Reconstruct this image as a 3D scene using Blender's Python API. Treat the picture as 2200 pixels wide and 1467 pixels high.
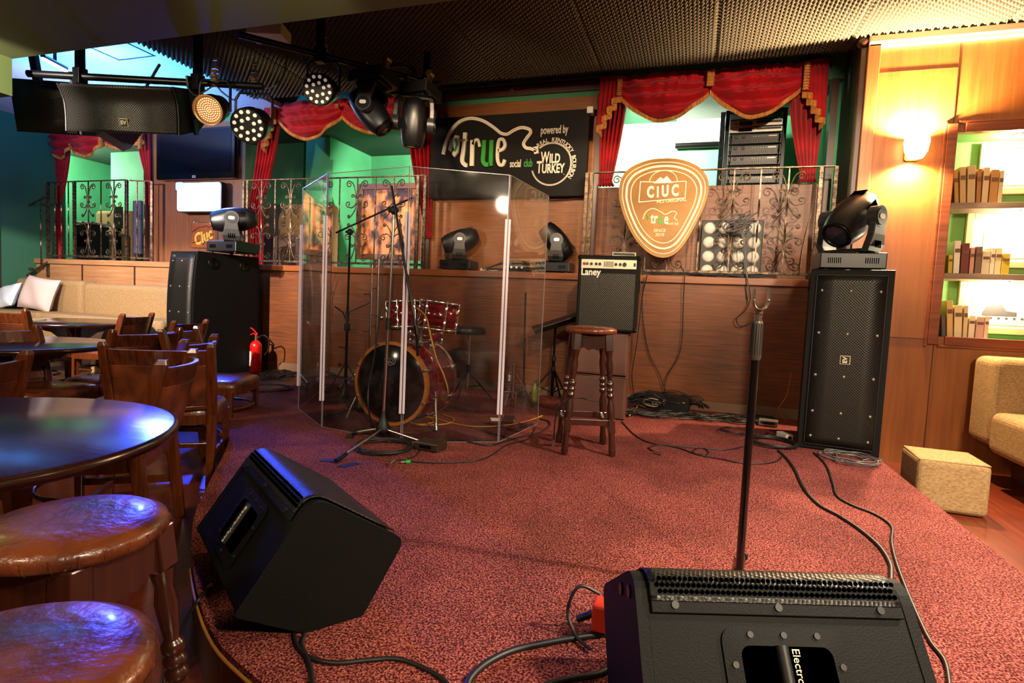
import bpy, math, random
import numpy as np
from mathutils import Vector, Matrix, Euler
for o in list(bpy.data.objects): bpy.data.objects.remove(o, do_unlink=True)
SC = bpy.context.scene
COL = SC.collection
PI = math.pi
random.seed(7)

# ------------------------------------------------------------------ camera
F_PX, CX, CY = 1218.0, 1100.0, 733.5
def _n(v):
    v = np.array(v, float); return v/np.linalg.norm(v)
_Y = _n([1500-CX, -(670-CY), -F_PX])
_X = -_n([-2650-CX, -(480-CY), -F_PX])
_X = _n(_X-_Y*_X.dot(_Y)); _Z = np.cross(_X, _Y)
_M = np.stack([_X, _Y, _Z], 1)            # camera = _M @ world
CAM = np.array([0, 0, 1.17])
cam_d = bpy.data.cameras.new('camera'); cam = bpy.data.objects.new('camera', cam_d); COL.objects.link(cam)
cam_d.sensor_width = 36; cam_d.lens = 36*F_PX/2200; cam_d.clip_start = .02; cam_d.clip_end = 60
_R = Matrix([[float(_M[j][i]) for j in range(3)] for i in range(3)])
cam.matrix_world = Matrix.Translation(Vector(CAM)) @ _R.to_4x4()
SC.camera = cam
def ray(px, py): return _M.T @ np.array([px-CX, -(py-CY), -F_PX])
def PZ(px, py, z): r = ray(px, py); return Vector(CAM+r*(z-CAM[2])/r[2])      # where the sight line meets height z
def PY(px, py, y): r = ray(px, py); return Vector(CAM+r*(y/r[1]))             # ... meets the plane Y = y
def PX(px, py, x): r = ray(px, py); return Vector(CAM+r*(x/r[0]))

# ------------------------------------------------------------------ world, exposure
W = bpy.data.worlds.new('room_air'); SC.world = W; W.use_nodes = True
W.node_tree.nodes['Background'].inputs[0].default_value = (1, .80, .62, 1)
W.node_tree.nodes['Background'].inputs[1].default_value = .02
SC.view_settings.view_transform = 'Standard'; SC.view_settings.look = 'None'
SC.view_settings.exposure = 0.0; SC.view_settings.gamma = 1; SC.view_settings.use_curve_mapping = False

def lamp(name, kind, loc, power, color, to=None, size=.1, angle=60, blend=.4, spread=None):
    l = bpy.data.lights.new(name, kind); l.energy = power; l.color = color
    if kind == 'AREA': l.size = size; l.shape = 'DISK'
    else: l.shadow_soft_size = size
    if kind == 'SPOT': l.spot_size = math.radians(angle); l.spot_blend = blend
    if kind == 'AREA' and spread: l.spread = math.radians(spread)
    o = bpy.data.objects.new(name, l); COL.objects.link(o); o.location = loc
    if to is not None: o.rotation_euler = (Vector(to)-Vector(loc)).to_track_quat('-Z', 'Y').to_euler()
    return o
WARM = (1, .73, .44); WARM2 = (1, .80, .55); BLUE = (.05, .16, 1)
# ceiling lamps over the audience, behind and beside the camera
lamp('ceiling_lamp_light', 'AREA', (1.9, -.4, 2.72), 260, WARM2, (1.2, 2.4, .2), .35)
lamp('ceiling_lamp_light', 'AREA', (-1.4, -1.0, 2.72), 62, WARM2, (-1.6, 4.5, 1.2), .5)
lamp('ceiling_lamp_light', 'AREA', (-4.4, .2, 2.72), 110, WARM2, (-5.5, 5, 1.0), .4)
lamp('ceiling_spot_light', 'SPOT', (-4.6, 1.2, 2.7), 1900, (1, .87, .78), (-7.3, 6.2, 1.75), .03, 72, .4)
lamp('added_fill_spot_light', 'SPOT', (-7.4, 3.0, 2.65), 420, (1, .80, .70), (-6.9, 6.1, 2.2), .04, 95, .7)  # unseen spots added beyond the beam to brighten the back wall and curtains
lamp('added_fill_spot_light', 'SPOT', (-4.4, 3.05, 3.1), 300, WARM2, (-4.3, 6.0, 2.45), .04, 56, .5)
lamp('added_fill_spot_light', 'SPOT', (.9, 3.05, 3.1), 360, WARM2, (.1, 6.0, 2.5), .04, 54, .5)
lamp('added_fill_spot_light', 'SPOT', (-1.9, 3.05, 3.1), 190, WARM, (-1.9, 6.0, 2.4), .04, 56, .6)
lamp('ceiling_spot_light', 'SPOT', (.1, 1.2, 2.7), 420, WARM, (-1.6, 6, 1.9), .04, 50, .6)
lamp('ceiling_spot_light', 'SPOT', (.9, 1.0, 2.7), 600, WARM2, (.2, 6.0, 3.0), .04, 42, .7)
lamp('ceiling_spot_light', 'SPOT', (-1.6, 1.4, 2.7), 350, WARM2, (-4.2, 6.0, 3.0), .04, 42, .7)
lamp('ceiling_spot_light', 'SPOT', (2.3, 2.2, 2.7), 1000, (1, .86, .70), (1.3, 2.6, .2), .05, 100, .9)
# lights of the raised rooms behind the stage
lamp('alcove_light', 'SPOT', (-.9, 6.45, 3.35), 1100, (1, .97, .86), (-.5, 7.3, 2.6), .08, 125, .3)
lamp('alcove_light', 'SPOT', (-2.9, 6.8, 3.3), 750, (.97, 1, .84), (-3.6, 8.3, 2.5), .05, 120, .3)
lamp('alcove_light', 'POINT', (-10.4, 6.7, 3.2), 190, (.95, 1, .88), size=.06)
# stage blue
lamp('blue_ceiling_light', 'SPOT', (-5.9, 4.2, 2.9), 560, (.04, .30, 1), (-6.1, 4.4, 3.6), .08, 160, .6)
lamp('blue_stage_light', 'SPOT', (-5.9, 5.7, 2.75), 900, (.03, .07, 1), (-2.4, 1.4, .7), .05, 60, .6)

# ------------------------------------------------------------------ materials
def hx(h):
    h = h.lstrip('#'); r = [int(h[i:i+2], 16)/255 for i in (0, 2, 4)]
    return tuple([(c/12.92 if c <= .04045 else ((c+.055)/1.055)**2.4) for c in r])+(1,)
MATS = {}
def mat(name, col, rough=.5, metal=0, col2=None, scale=(1, 1, 1), nscale=5, contrast=(.35, .65), bump=0, bscale=None, coat=0, emit=None, es=0, spec=.5, detail=4, kind='noise', bdist=.01):
    if name in MATS: return MATS[name]
    m = bpy.data.materials.new(name); m.use_nodes = True; nt = m.node_tree; N = nt.nodes; L = nt.links
    b = N['Principled BSDF']; b.inputs['Base Color'].default_value = hx(col); b.inputs['Roughness'].default_value = rough
    b.inputs['Metallic'].default_value = metal; b.inputs['Specular IOR Level'].default_value = spec
    if coat: b.inputs['Coat Weight'].default_value = coat; b.inputs['Coat Roughness'].default_value = .12
    if name == 'hole_black': b.inputs['Specular IOR Level'].default_value = 0
    if emit: b.inputs['Emission Color'].default_value = hx(emit); b.inputs['Emission Strength'].default_value = es
    if col2 or bump:
        tc = N.new('ShaderNodeTexCoord'); mp = N.new('ShaderNodeMapping'); mp.inputs['Scale'].default_value = scale
        L.new(tc.outputs['Object'], mp.inputs['Vector'])
        if kind == 'voronoi': t = N.new('ShaderNodeTexVoronoi'); t.inputs['Scale'].default_value = nscale; out = t.outputs['Distance']
        else: t = N.new('ShaderNodeTexNoise'); t.inputs['Scale'].default_value = nscale; t.inputs['Detail'].default_value = detail; out = t.outputs['Fac']
        L.new(mp.outputs[0], t.inputs['Vector'])
        if col2:
            r = N.new('ShaderNodeValToRGB'); r.color_ramp.elements[0].position = contrast[0]; r.color_ramp.elements[1].position = contrast[1]
            r.color_ramp.elements[0].color = hx(col2); r.color_ramp.elements[1].color = hx(col)
            L.new(out, r.inputs[0]); L.new(r.outputs[0], b.inputs['Base Color'])
        if bump:
            if bscale:
                t2 = N.new('ShaderNodeTexNoise'); t2.inputs['Scale'].default_value = bscale; t2.inputs['Detail'].default_value = 3
                L.new(mp.outputs[0], t2.inputs['Vector']); out = t2.outputs['Fac']
            bp = N.new('ShaderNodeBump'); bp.inputs['Strength'].default_value = bump; bp.inputs['Distance'].default_value = bdist
            L.new(out, bp.inputs['Height']); L.new(bp.outputs[0], b.inputs['Normal'])
    MATS[name] = m; return m
def wood(name, a, b, grain='x', rough=.35, coat=.15, g=1.0, blotch=True):
    """two browns in long grain plus slow blotches"""
    if name in MATS: return MATS[name]
    m = bpy.data.materials.new(name); m.use_nodes = True; nt = m.node_tree; N = nt.nodes; L = nt.links
    p = N['Principled BSDF']; p.inputs['Roughness'].default_value = rough; p.inputs['Coat Weight'].default_value = coat; p.inputs['Coat Roughness'].default_value = .2
    tc = N.new('ShaderNodeTexCoord'); mp = N.new('ShaderNodeMapping')
    s = {'x': (1.2, 26, 26), 'y': (26, 1.2, 26), 'z': (26, 26, 1.2)}[grain]
    mp.inputs['Scale'].default_value = tuple(v*g for v in s); L.new(tc.outputs['Object'], mp.inputs[0])
    n1 = N.new('ShaderNodeTexNoise'); n1.inputs['Scale'].default_value = 1.6; n1.inputs['Detail'].default_value = 5; n1.inputs['Distortion'].default_value = .4
    L.new(mp.outputs[0], n1.inputs['Vector'])
    n2 = N.new('ShaderNodeTexNoise'); n2.inputs['Scale'].default_value = 1.7; n2.inputs['Detail'].default_value = 2
    L.new(tc.outputs['Object'], n2.inputs['Vector'])
    ad = N.new('ShaderNodeMath'); ad.operation = 'MULTIPLY_ADD'; ad.inputs[1].default_value = .62; L.new(n1.outputs[0], ad.inputs[0])
    m2 = N.new('ShaderNodeMath'); m2.operation = 'MULTIPLY'; m2.inputs[1].default_value = .38; L.new(n2.outputs[0], m2.inputs[0]); L.new(m2.outputs[0], ad.inputs[2])
    r = N.new('ShaderNodeValToRGB'); r.color_ramp.elements[0].position = .30; r.color_ramp.elements[1].position = .70
    r.color_ramp.elements[0].color = hx(b); r.color_ramp.elements[1].color = hx(a)
    L.new(ad.outputs[0], r.inputs[0]); L.new(r.outputs[0], p.inputs['Base Color'])
    bp = N.new('ShaderNodeBump'); bp.inputs['Strength'].default_value = .12; bp.inputs['Distance'].default_value = .004
    L.new(n1.outputs[0], bp.inputs['Height']); L.new(bp.outputs[0], p.inputs['Normal'])
    MATS[name] = m; return m

# ------------------------------------------------------------------ mesh builder
def T(x=0, y=0, z=0): return Matrix.Translation((x, y, z))
def R(ax, deg): return Matrix.Rotation(math.radians(deg), 4, ax)
def frame(p, zdir, xhint=(1, 0, 0)):
    z = Vector(zdir).normalized(); x = Vector(xhint); x = x-z*x.dot(z)
    if x.length < 1e-4: x = Vector((0, 1, 0)); x = x-z*x.dot(z)
    x.normalize(); y = z.cross(x)
    m = Matrix((x, y, z)).transposed().to_4x4(); m.translation = Vector(p); return m
class MB:
    def __init__(s): s.v = []; s.f = []; s.mi = []; s.sm = []; s.X = Matrix()
    def add(s, vs, fs, mi=0, smooth=False, M=None):
        k = len(s.v); Q = s.X @ M if M is not None else s.X
        s.v += [Q @ Vector(v) for v in vs]; s.f += [[i+k for i in f] for f in fs]
        s.mi += [mi]*len(fs); s.sm += [smooth]*len(fs); return s
    def box(s, c, d, mi=0, M=None):
        x, y, z = [q/2 for q in d]; cx, cy, cz = c
        vs = [(cx+i*x, cy+j*y, cz+k*z) for i in (-1, 1) for j in (-1, 1) for k in (-1, 1)]
        return s.add(vs, [(0, 1, 3, 2), (4, 6, 7, 5), (0, 4, 5, 1), (2, 3, 7, 6), (0, 2, 6, 4), (1, 5, 7, 3)], mi, False, M)
    def cyl(s, a, b, r0, r1=None, n=16, mi=0, caps=True, M=None):
        r1 = r0 if r1 is None else r1; a = Vector(a); b = Vector(b); Fm = frame(a, b-a); h = (b-a).length
        c = [(math.cos(2*PI*i/n), math.sin(2*PI*i/n)) for i in range(n)]
        A = [Fm @ Vector((r0*x, r0*y, 0)) for x, y in c]; B = [Fm @ Vector((r1*x, r1*y, h)) for x, y in c]
        s.add(A+B, [(i, (i+1) % n, n+(i+1) % n, n+i) for i in range(n)], mi, True, M)
        if caps:
            if r0 > 1e-5: s.add(A, [list(range(n))[::-1]], mi, False, M)
            if r1 > 1e-5: s.add(B, [list(range(n))], mi, False, M)
        return s
    def lathe(s, prof, n=24, mi=0, M=None, smooth=True):
        vs = []; fs = []
        for r, z in prof:
            for i in range(n): vs.append((max(r, 1e-5)*math.cos(2*PI*i/n), max(r, 1e-5)*math.sin(2*PI*i/n), z))
        for k in range(len(prof)-1):
            for i in range(n):
                j = (i+1) % n; fs.append((k*n+i, k*n+j, (k+1)*n+j, (k+1)*n+i))
        return s.add(vs, fs, mi, smooth, M)
    def tube(s, pts, r, n=6, mi=0, closed=False, M=None, caps=True):
        pts = [Vector(p) for p in pts]; m = len(pts)
        if m < 2: return s
        rr = r if isinstance(r, (list, tuple)) else [r]*m
        up = Vector((.12, .31, .94)); vs = []
        nx = None
        for i, p in enumerate(pts):
            a = pts[(i-1) % m] if (closed or i > 0) else p; b = pts[(i+1) % m] if (closed or i < m-1) else p
            t = (b-a)
            t = t.normalized() if t.length > 1e-9 else Vector((0, 0, 1))
            if nx is None: nx = t.cross(up); nx = nx.normalized() if nx.length > 1e-3 else Vector((1, 0, 0))
            nx = nx-t*nx.dot(t); nx = nx.normalized() if nx.length > 1e-6 else t.orthogonal().normalized()
            ny = t.cross(nx)
            for k in range(n):
                an = 2*PI*k/n; vs.append(p+(nx*math.cos(an)+ny*math.sin(an))*rr[i])
        fs = []
        for i in range(m if closed else m-1):
            j = (i+1) % m
            for k in range(n): fs.append((i*n+k, i*n+(k+1) % n, j*n+(k+1) % n, j*n+k))
        s.add(vs, fs, mi, True, M)
        if caps and not closed: s.add(vs[:n], [list(range(n))[::-1]], mi, False, M); s.add(vs[-n:], [list(range(n))], mi, False, M)
        return s
    def ball(s, c, r, n=14, mi=0, M=None):
        rx, ry, rz = r if isinstance(r, (tuple, list)) else (r, r, r); h = n//2
        vs = [(c[0]+rx*math.sin(PI*k/h)*math.cos(2*PI*i/n), c[1]+ry*math.sin(PI*k/h)*math.sin(2*PI*i/n), c[2]+rz*math.cos(PI*k/h)) for k in range(h+1) for i in range(n)]
        return s.add(vs, [(k*n+i, (k+1)*n+i, (k+1)*n+(i+1) % n, k*n+(i+1) % n) for k in range(h) for i in range(n)], mi, True, M)
    def prism(s, out, d, mi=0, M=None, z0=0, smooth=False):
        n = len(out); A = [(x, y, z0) for x, y in out]; B = [(x, y, z0+d) for x, y in out]
        s.add(A, [list(range(n))[::-1]], mi, False, M); s.add(B, [list(range(n))], mi, False, M)
        return s.add(A+B, [(i, (i+1) % n, n+(i+1) % n, n+i) for i in range(n)], mi, smooth, M)
    def loft(s, secs, mi=0, smooth=True, caps=True, M=None):
        n = len(secs[0]); vs = [p for q in secs for p in q]
        s.add(vs, [(k*n+i, k*n+(i+1) % n, (k+1)*n+(i+1) % n, (k+1)*n+i) for k in range(len(secs)-1) for i in range(n)], mi, smooth, M)
        if caps: s.add(secs[0], [list(range(n))[::-1]], mi, False, M); s.add(secs[-1], [list(range(n))], mi, False, M)
        return s
    def grid(s, fn, nu, nv, mi=0, smooth=True, M=None):
        vs = [fn(i/nu, j/nv) for j in range(nv+1) for i in range(nu+1)]; w = nu+1
        return s.add(vs, [(j*w+i, j*w+i+1, (j+1)*w+i+1, (j+1)*w+i) for j in range(nv) for i in range(nu)], mi, smooth, M)
    def text(s, st, size, M=None, mi=0, ext=.002, bold=0, xs=1.0, align='CENTER', shear=0):
        vs, fs = text_geo(st, size, ext, bold, align, shear)
        return s.add([(v[0]*xs, v[1], v[2]) for v in vs], fs, mi, False, M)
    def build(s, name, m, parent=None, bevel=0, seg=2, solid=0, sub=0):
        me = bpy.data.meshes.new(name); me.from_pydata([tuple(v) for v in s.v], [], s.f)
        ms = m if isinstance(m, (list, tuple)) else [m]
        for q in ms: me.materials.append(q)
        me.polygons.foreach_set('material_index', s.mi); me.polygons.foreach_set('use_smooth', s.sm); me.update()
        o = bpy.data.objects.new(name, me); COL.objects.link(o)
        if parent: o.parent = parent
        if solid: q = o.modifiers.new('solid', 'SOLIDIFY'); q.thickness = solid; q.offset = 0
        if bevel:
            q = o.modifiers.new('bevel', 'BEVEL'); q.width = bevel; q.segments = seg; q.limit_method = 'ANGLE'; q.angle_limit = math.radians(40)
        if sub: q = o.modifiers.new('sub', 'SUBSURF'); q.levels = sub; q.render_levels = sub
        return o
_TC = {}
def text_geo(st, size, ext, bold, align, shear):
    key = (st, size, ext, bold, align, shear)
    if key in _TC: return _TC[key]
    cu = bpy.data.curves.new('t', 'FONT'); cu.body = st; cu.size = size; cu.extrude = ext; cu.offset = bold; cu.align_x = align; cu.align_y = 'CENTER'
    cu.resolution_u = 3; cu.shear = shear
    o = bpy.data.objects.new('t', cu); COL.objects.link(o); dg = bpy.context.evaluated_depsgraph_get(); dg.update()
    me = bpy.data.meshes.new_from_object(o.evaluated_get(dg))
    g = ([tuple(v.co) for v in me.vertices], [list(p.vertices) for p in me.polygons])
    bpy.data.objects.remove(o, do_unlink=True); bpy.data.meshes.remove(me); _TC[key] = g; return g
def thing(name, label, cat, loc=(0, 0, 0), rz=0, group=None):
    o = bpy.data.objects.new(name, None); COL.objects.link(o); o.empty_display_size = .1
    o.location = loc; o.rotation_euler = (0, 0, math.radians(rz)); o['label'] = label; o['category'] = cat
    if group: o['group'] = group
    return o
def tag(o, label=None, cat=None, group=None, kind=None):
    for k, v in (('label', label), ('category', cat), ('group', group), ('kind', kind)):
        if v: o[k] = v
    return o
def struct(name, mb, m, parent=None, label=None, **kw):
    o = mb.build(name, m, parent, **kw)
    if not parent: o['kind'] = 'structure'
    if label: o['label'] = label
    return o
def plabel(o, l): o['label'] = l; return o
_kids = {}
def dup(root, label, loc=None, rz=None, group=None, rot=None):
    def cp(o, par):
        c = o.copy(); COL.objects.link(c)
        if par: c.parent = par
        for ch in list(o.children): cp(ch, c)
        return c
    r = cp(root, None); r['label'] = label
    if loc is not None: r.location = loc
    if rz is not None: r.rotation_euler = (0, 0, math.radians(rz))
    if rot is not None: r.rotation_euler = rot
    if group: r['group'] = group
    return r
def spline(pts, n=8, closed=False):
    pts = [Vector(p) for p in pts]; m = len(pts); out = []
    if m < 3: return pts
    rg = range(m if closed else m-1)
    for i in rg:
        p0 = pts[(i-1) % m] if (closed or i > 0) else pts[0]*2-pts[1]; p1 = pts[i]; p2 = pts[(i+1) % m]
        p3 = pts[(i+2) % m] if (closed or i < m-2) else pts[-1]*2-pts[-2]
        for k in range(n):
            t = k/n; out.append(.5*((2*p1)+(p2-p0)*t+(2*p0-5*p1+4*p2-p3)*t*t+(3*p1-p0-3*p2+p3)*t**3))
    if not closed: out.append(pts[-1])
    return out
def rrect(w, h, r, n=5):
    o = []
    for cx, cy, a in ((w/2-r, h/2-r, 0), (-w/2+r, h/2-r, 90), (-w/2+r, -h/2+r, 180), (w/2-r, -h/2+r, 270)):
        for k in range(n+1):
            t = math.radians(a+90*k/n); o.append((cx+r*math.cos(t), cy+r*math.sin(t)))
    return o
FLOOR, STAGE, LEDGE = 0.0, .22, 1.51
# ------------------------------------------------------------------ palette
BLACK = mat('black_plastic', '#0c0b0b', .48, bump=.15, nscale=180, spec=.4)
BLACKM = mat('black_metal', '#0b0a0a', .32, .6)
CHROME = mat('chrome', '#e6e2da', .2, 1)
BRASSY = mat('clamp_zinc', '#b59a68', .3, 1)
IRON = mat('wrought_iron', '#6e5a48', .36, .7, col2='#33271e', nscale=30)
PANEL = wood('stage_panel_wood', '#8a4a1a', '#48220a', 'x', .5, .03, 1.7)
PANELU = wood('upper_panel_wood', '#985618', '#63330c', 'x', .5, .03, 1.7)
PANELR = wood('right_wall_wood', '#98571f', '#733c12', 'z', .42, .06, .7)
PANELL = wood('left_ledge_wood', '#b98a5e', '#8a5c38', 'x', .5, .05)
DARKW = wood('dark_trim_wood', '#4a2414', '#2a1208', 'z', .35)
TRIMW = wood('trim_wood', '#8c4520', '#5c270d', 'x', .35)
REDW = wood('mahogany_furniture_wood', '#5e2a12', '#2a0f07', 'z', .28, .5, 1.4)
TABW = wood('dark_table_wood', '#30120c', '#180806', 'x', .2, .3, .8)
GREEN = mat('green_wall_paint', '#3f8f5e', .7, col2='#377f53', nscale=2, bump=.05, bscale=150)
OLIVE = mat('olive_ceiling_paint', '#5f6634', .75, bump=.05, nscale=120)
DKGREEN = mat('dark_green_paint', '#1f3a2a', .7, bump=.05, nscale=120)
WHITE = mat('white_plastic', '#dcd8cc', .5)
GLASSY = None
def bx(a, b, mi=0, mb=None):
    mb = mb or MB(); return mb.box([(p+q)/2 for p, q in zip(a, b)], [abs(q-p) for p, q in zip(a, b)], mi)
# ---- carpet
def carpet_mat():
    m = bpy.data.materials.new('red_loop_carpet'); m.use_nodes = True; N = m.node_tree.nodes; L = m.node_tree.links; p = N['Principled BSDF']
    p.inputs['Roughness'].default_value = .95; p.inputs['Specular IOR Level'].default_value = .1
    tc = N.new('ShaderNodeTexCoord'); n1 = N.new('ShaderNodeTexNoise'); n1.inputs['Scale'].default_value = 150; n1.inputs['Detail'].default_value = 3
    n2 = N.new('ShaderNodeTexNoise'); n2.inputs['Scale'].default_value = 2.2; n2.inputs['Detail'].default_value = 5
    v = N.new('ShaderNodeTexVoronoi'); v.inputs['Scale'].default_value = 170
    for t in (n1, n2, v): L.new(tc.outputs['Object'], t.inputs['Vector'])
    r = N.new('ShaderNodeValToRGB'); e = r.color_ramp.elements; e[0].position = .40; e[0].color = hx('#34110f'); e[1].position = .60; e[1].color = hx('#a45c50')
    x = r.color_ramp.elements.new(.5); x.color = hx('#783431')
    L.new(n1.outputs[0], r.inputs[0])
    r2 = N.new('ShaderNodeValToRGB'); r2.color_ramp.elements[0].position = .35; r2.color_ramp.elements[0].color = (.62, .62, .62, 1); r2.color_ramp.elements[1].position = .62; r2.color_ramp.elements[1].color = (1, 1, 1, 1)
    L.new(n2.outputs[0], r2.inputs[0])
    mx = N.new('ShaderNodeMix'); mx.data_type = 'RGBA'; mx.blend_type = 'MULTIPLY'; mx.inputs[0].default_value = 1
    L.new(r.outputs[0], mx.inputs[6]); L.new(r2.outputs[0], mx.inputs[7]); L.new(mx.outputs[2], p.inputs['Base Color'])
    b = N.new('ShaderNodeBump'); b.inputs['Strength'].default_value = .7; b.inputs['Distance'].default_value = .006; L.new(v.outputs['Distance'], b.inputs['Height']); L.new(b.outputs[0], p.inputs['Normal'])
    return m
CARPET = carpet_mat()
FLOORW = wood('red_brown_floor_boards', '#7a3218', '#4c1a0c', 'y', .3, .3)
STAGEW = wood('stage_side_boards', '#5a3318', '#26140a', 'z', .5)
struct('floor', bx((-11, -4, -.1), (5, 9, 0)), FLOORW)
edge = [PZ(497, 850, STAGE), PZ(494, 905, STAGE), PZ(488, 958, STAGE), PZ(455, 1025, STAGE), PZ(422, 1095, STAGE), PZ(412, 1150, STAGE), PZ(413, 1210, STAGE), PZ(427, 1285, STAGE), PZ(462, 1370, STAGE), PZ(530, 1440, STAGE), PZ(600, 1492, STAGE)]
edge = spline(edge, 4); last = edge[-1]
front = [(last.x+.25, last.y-.12), (.0, .72), (1.26, .70)]
out = [(p.x, p.y) for p in edge]+front+[(1.26, 5.79), (-4.6, 5.79)]
struct('stage_platform', MB().prism([(x*.999, y+.004) for x, y in out], .195, z0=.001), STAGEW)
cp = MB().prism(out[:-2]+[(1.24, 5.74), (-3.9, 5.74)], .024, z0=.197)
struct('stage_carpet', cp, CARPET, bevel=.006)
struct('stage_platform_wing', bx((-7.0, 4.35, 0), (-4.0, 5.79, .205)), wood('dark_stage_boards', '#4a3222', '#23150c', 'x', .4))
# carpet trim strip at the front-left edge
struct('trim_1', MB().tube([Vector((p.x-.004, p.y-.004, .2)) for p in edge[24:]], .005, 6), mat('gold_edge_trim', '#a06a2c', .5))
# ---- ledge / raised room floor
X0, XS = -9.3, 1.17
lw = bx((-6.35, 5.80, 0), (XS, 5.9, 1.44)); bx((-6.35, 5.9, 1.3), (XS, 9, 1.45), mb=lw)
struct('wall_back_lower', lw, PANEL)
lw = bx((X0, 5.80, 0), (-6.36, 5.9, 1.44)); bx((X0, 5.9, 1.3), (-6.36, 9, 1.45), mb=lw)
struct('wall_back_lower_left', lw, PANELL)
struct('trim_2', bx((-6.35, 5.765, 1.44), (XS, 6.18, LEDGE)), wood('ledge_cap_wood', '#9a5526', '#6b3512', 'x', .35), bevel=.006)
struct('trim_3', bx((X0, 5.765, 1.44), (-6.352, 6.18, LEDGE)), PANELL, bevel=.006)
struct('floor_raised', bx((-11, 6.31, 1.40), (X0, 8.3, 1.505)).box(((X0+XS)/2, 7.59, 1.4775), (XS-X0, 2.82, .055)), FLOORW)
struct('baseboard_back', bx((-4.9, 5.765, .21), (XS-.02, 5.798, .31)), mat('dusty_baseboard', '#7a5a40', .7), bevel=.004)
g = MB()
for x in (-8.35, -7.35): g.box((x, 5.797, .74), (.02, .012, 1.4))
struct('trim_4', g, DARKW)
g = MB()
for x in (-3.35,): g.box((x, 5.797, .87), (.008, .008, 1.14))
struct('trim_5', g, DARKW)
# ---- upper back wall Y 6.15, openings at the curtains
ZT, ZO = 3.62, 3.42
xs = lambda px, y=6.15, py=400: PY(px, py, y).x
A0, A1, B0, B1, C0, C1 = xs(108), xs(322), xs(528), xs(925), xs(1276), xs(1782)
w = MB(); bx((A1, 6.15, LEDGE), (B0, 6.25, ZO), mb=w); struct('wall_back_television', w, wood('tv_panel_wood', '#8a5534', '#5e3420', 'z', .45, .1))
w = MB(); bx((B1, 6.15, LEDGE), (C0, 6.25, ZO), mb=w); struct('wall_back_sign', w, PANELU)
w = MB(); bx((X0, 6.15, ZO), (XS, 6.3, 3.9), mb=w); struct('wall_back_frieze', w, mat('green_frieze_paint', '#3d7a52', .7, bump=.05, nscale=100))
w = MB(); w.box(((B1+C0)/2, 6.13, ZO+.10), (C0-B1+.1, .06, .10)); w.box(((B1+C0)/2, 6.12, ZO+.17), (C0-B1+.1, .08, .03)); struct('trim_6', w, DARKW, bevel=.008)
PAR = PY(1500, 400, 6.2).z
struct('wall_back_parapet', bx((C0, 6.18, LEDGE), (C1+.02, 6.22, PAR)), PANEL)
w = MB()
for x in (C0+.02, C1-.02): w.box((x, 6.19, (LEDGE+ZO)/2), (.06, .12, ZO-LEDGE))
w.box((A1-.02, 6.13, (LEDGE+ZO)/2), (.05, .08, ZO-LEDGE)); w.box((B0+.0, 6.16, (LEDGE+ZO)/2), (.05, .1, ZO-LEDGE)); w.box((B1+.0, 6.16, (LEDGE+ZO)/2), (.05, .1, ZO-LEDGE))
struct('trim_7', w, DARKW)
# alcove rooms (green)
w = MB(); bx((-11.1, 8.3, 1.4), (XS+.1, 8.4, 3.9), mb=w); struct('wall_alcove_back', w, GREEN)
w = MB(); bx((-11.1, 6.3, 1.4), (-11.0, 8.3, 3.9), mb=w); bx((-11.0, 6.26, 1.4), (X0-.13, 6.3, 3.9), mb=w); struct('wall_alcove_left', w, GREEN)
w = MB(); bx((PY(238, 350, 7.4).x, 7.4, 1.5), (-5.9, 8.29, 3.9), mb=w)     # boxed-out column behind the television panel
struct('wall_alcove_column_left', w, GREEN)
w = MB(); bx((-5.7, 7.2, 1.5), (-5.28, 8.3, 3.9), mb=w); bx((-5.28, 7.2, 1.5), (-5.22, 8.25, 3.15), mb=w); struct('wall_alcove_column_middle', w, GREEN)
w = MB(); bx((-2.6, 6.26, 1.5), (-1.5, 8.3, 3.9), mb=w); bx((-1.5, 7.35, 1.5), (XS-.03, 7.45, 3.9), mb=w); struct('wall_alcove_column_sign', w, GREEN)
w = MB(); bx((XS-.03, 6.25, 1.5), (XS+.05, 8.3, 3.9), mb=w); struct('wall_alcove_right', w, GREEN)
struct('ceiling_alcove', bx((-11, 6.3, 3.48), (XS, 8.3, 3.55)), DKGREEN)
# ---- left side wall of the room with a doorway
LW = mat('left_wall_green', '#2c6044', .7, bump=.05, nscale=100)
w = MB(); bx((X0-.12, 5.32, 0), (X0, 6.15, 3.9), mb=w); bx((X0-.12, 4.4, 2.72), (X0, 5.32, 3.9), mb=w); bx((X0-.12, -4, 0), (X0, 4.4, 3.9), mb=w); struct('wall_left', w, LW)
struct('wall_corridor', bx((-11.0, 3.0, 0), (-10.9, 6.2, 3.9)), mat('corridor_wall', '#70603a', .7))
CL = PX(4, 372, -10.8); t = thing('corridor_lamp', 'small glowing cream wall lamp in the doorway at the far left edge', 'lamp', (-10.88, CL.y, CL.z))
m = MB(); m.lathe([(.10, -.14), (.13, .0), (.10, .14)], 20, M=T(.14, 0, 0)); m.build('lamp_shade', mat('cream_shade_glow', '#fff0d0', .5, emit='#ffc878', es=4), t, solid=.004)
m = MB(); m.box((.0, 0, 0), (.03, .08, .14)); m.box((.07, 0, 0), (.12, .02, .02)); m.build('bracket', DARKW, t)
lamp('corridor_light', 'POINT', (-10.4, CL.y, CL.z), 25, (1, .75, .45), size=.08)
struct('door_1', bx((X0-.02, 5.26, .0), (X0+.03, 5.33, 2.75)), DARKW)
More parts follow.
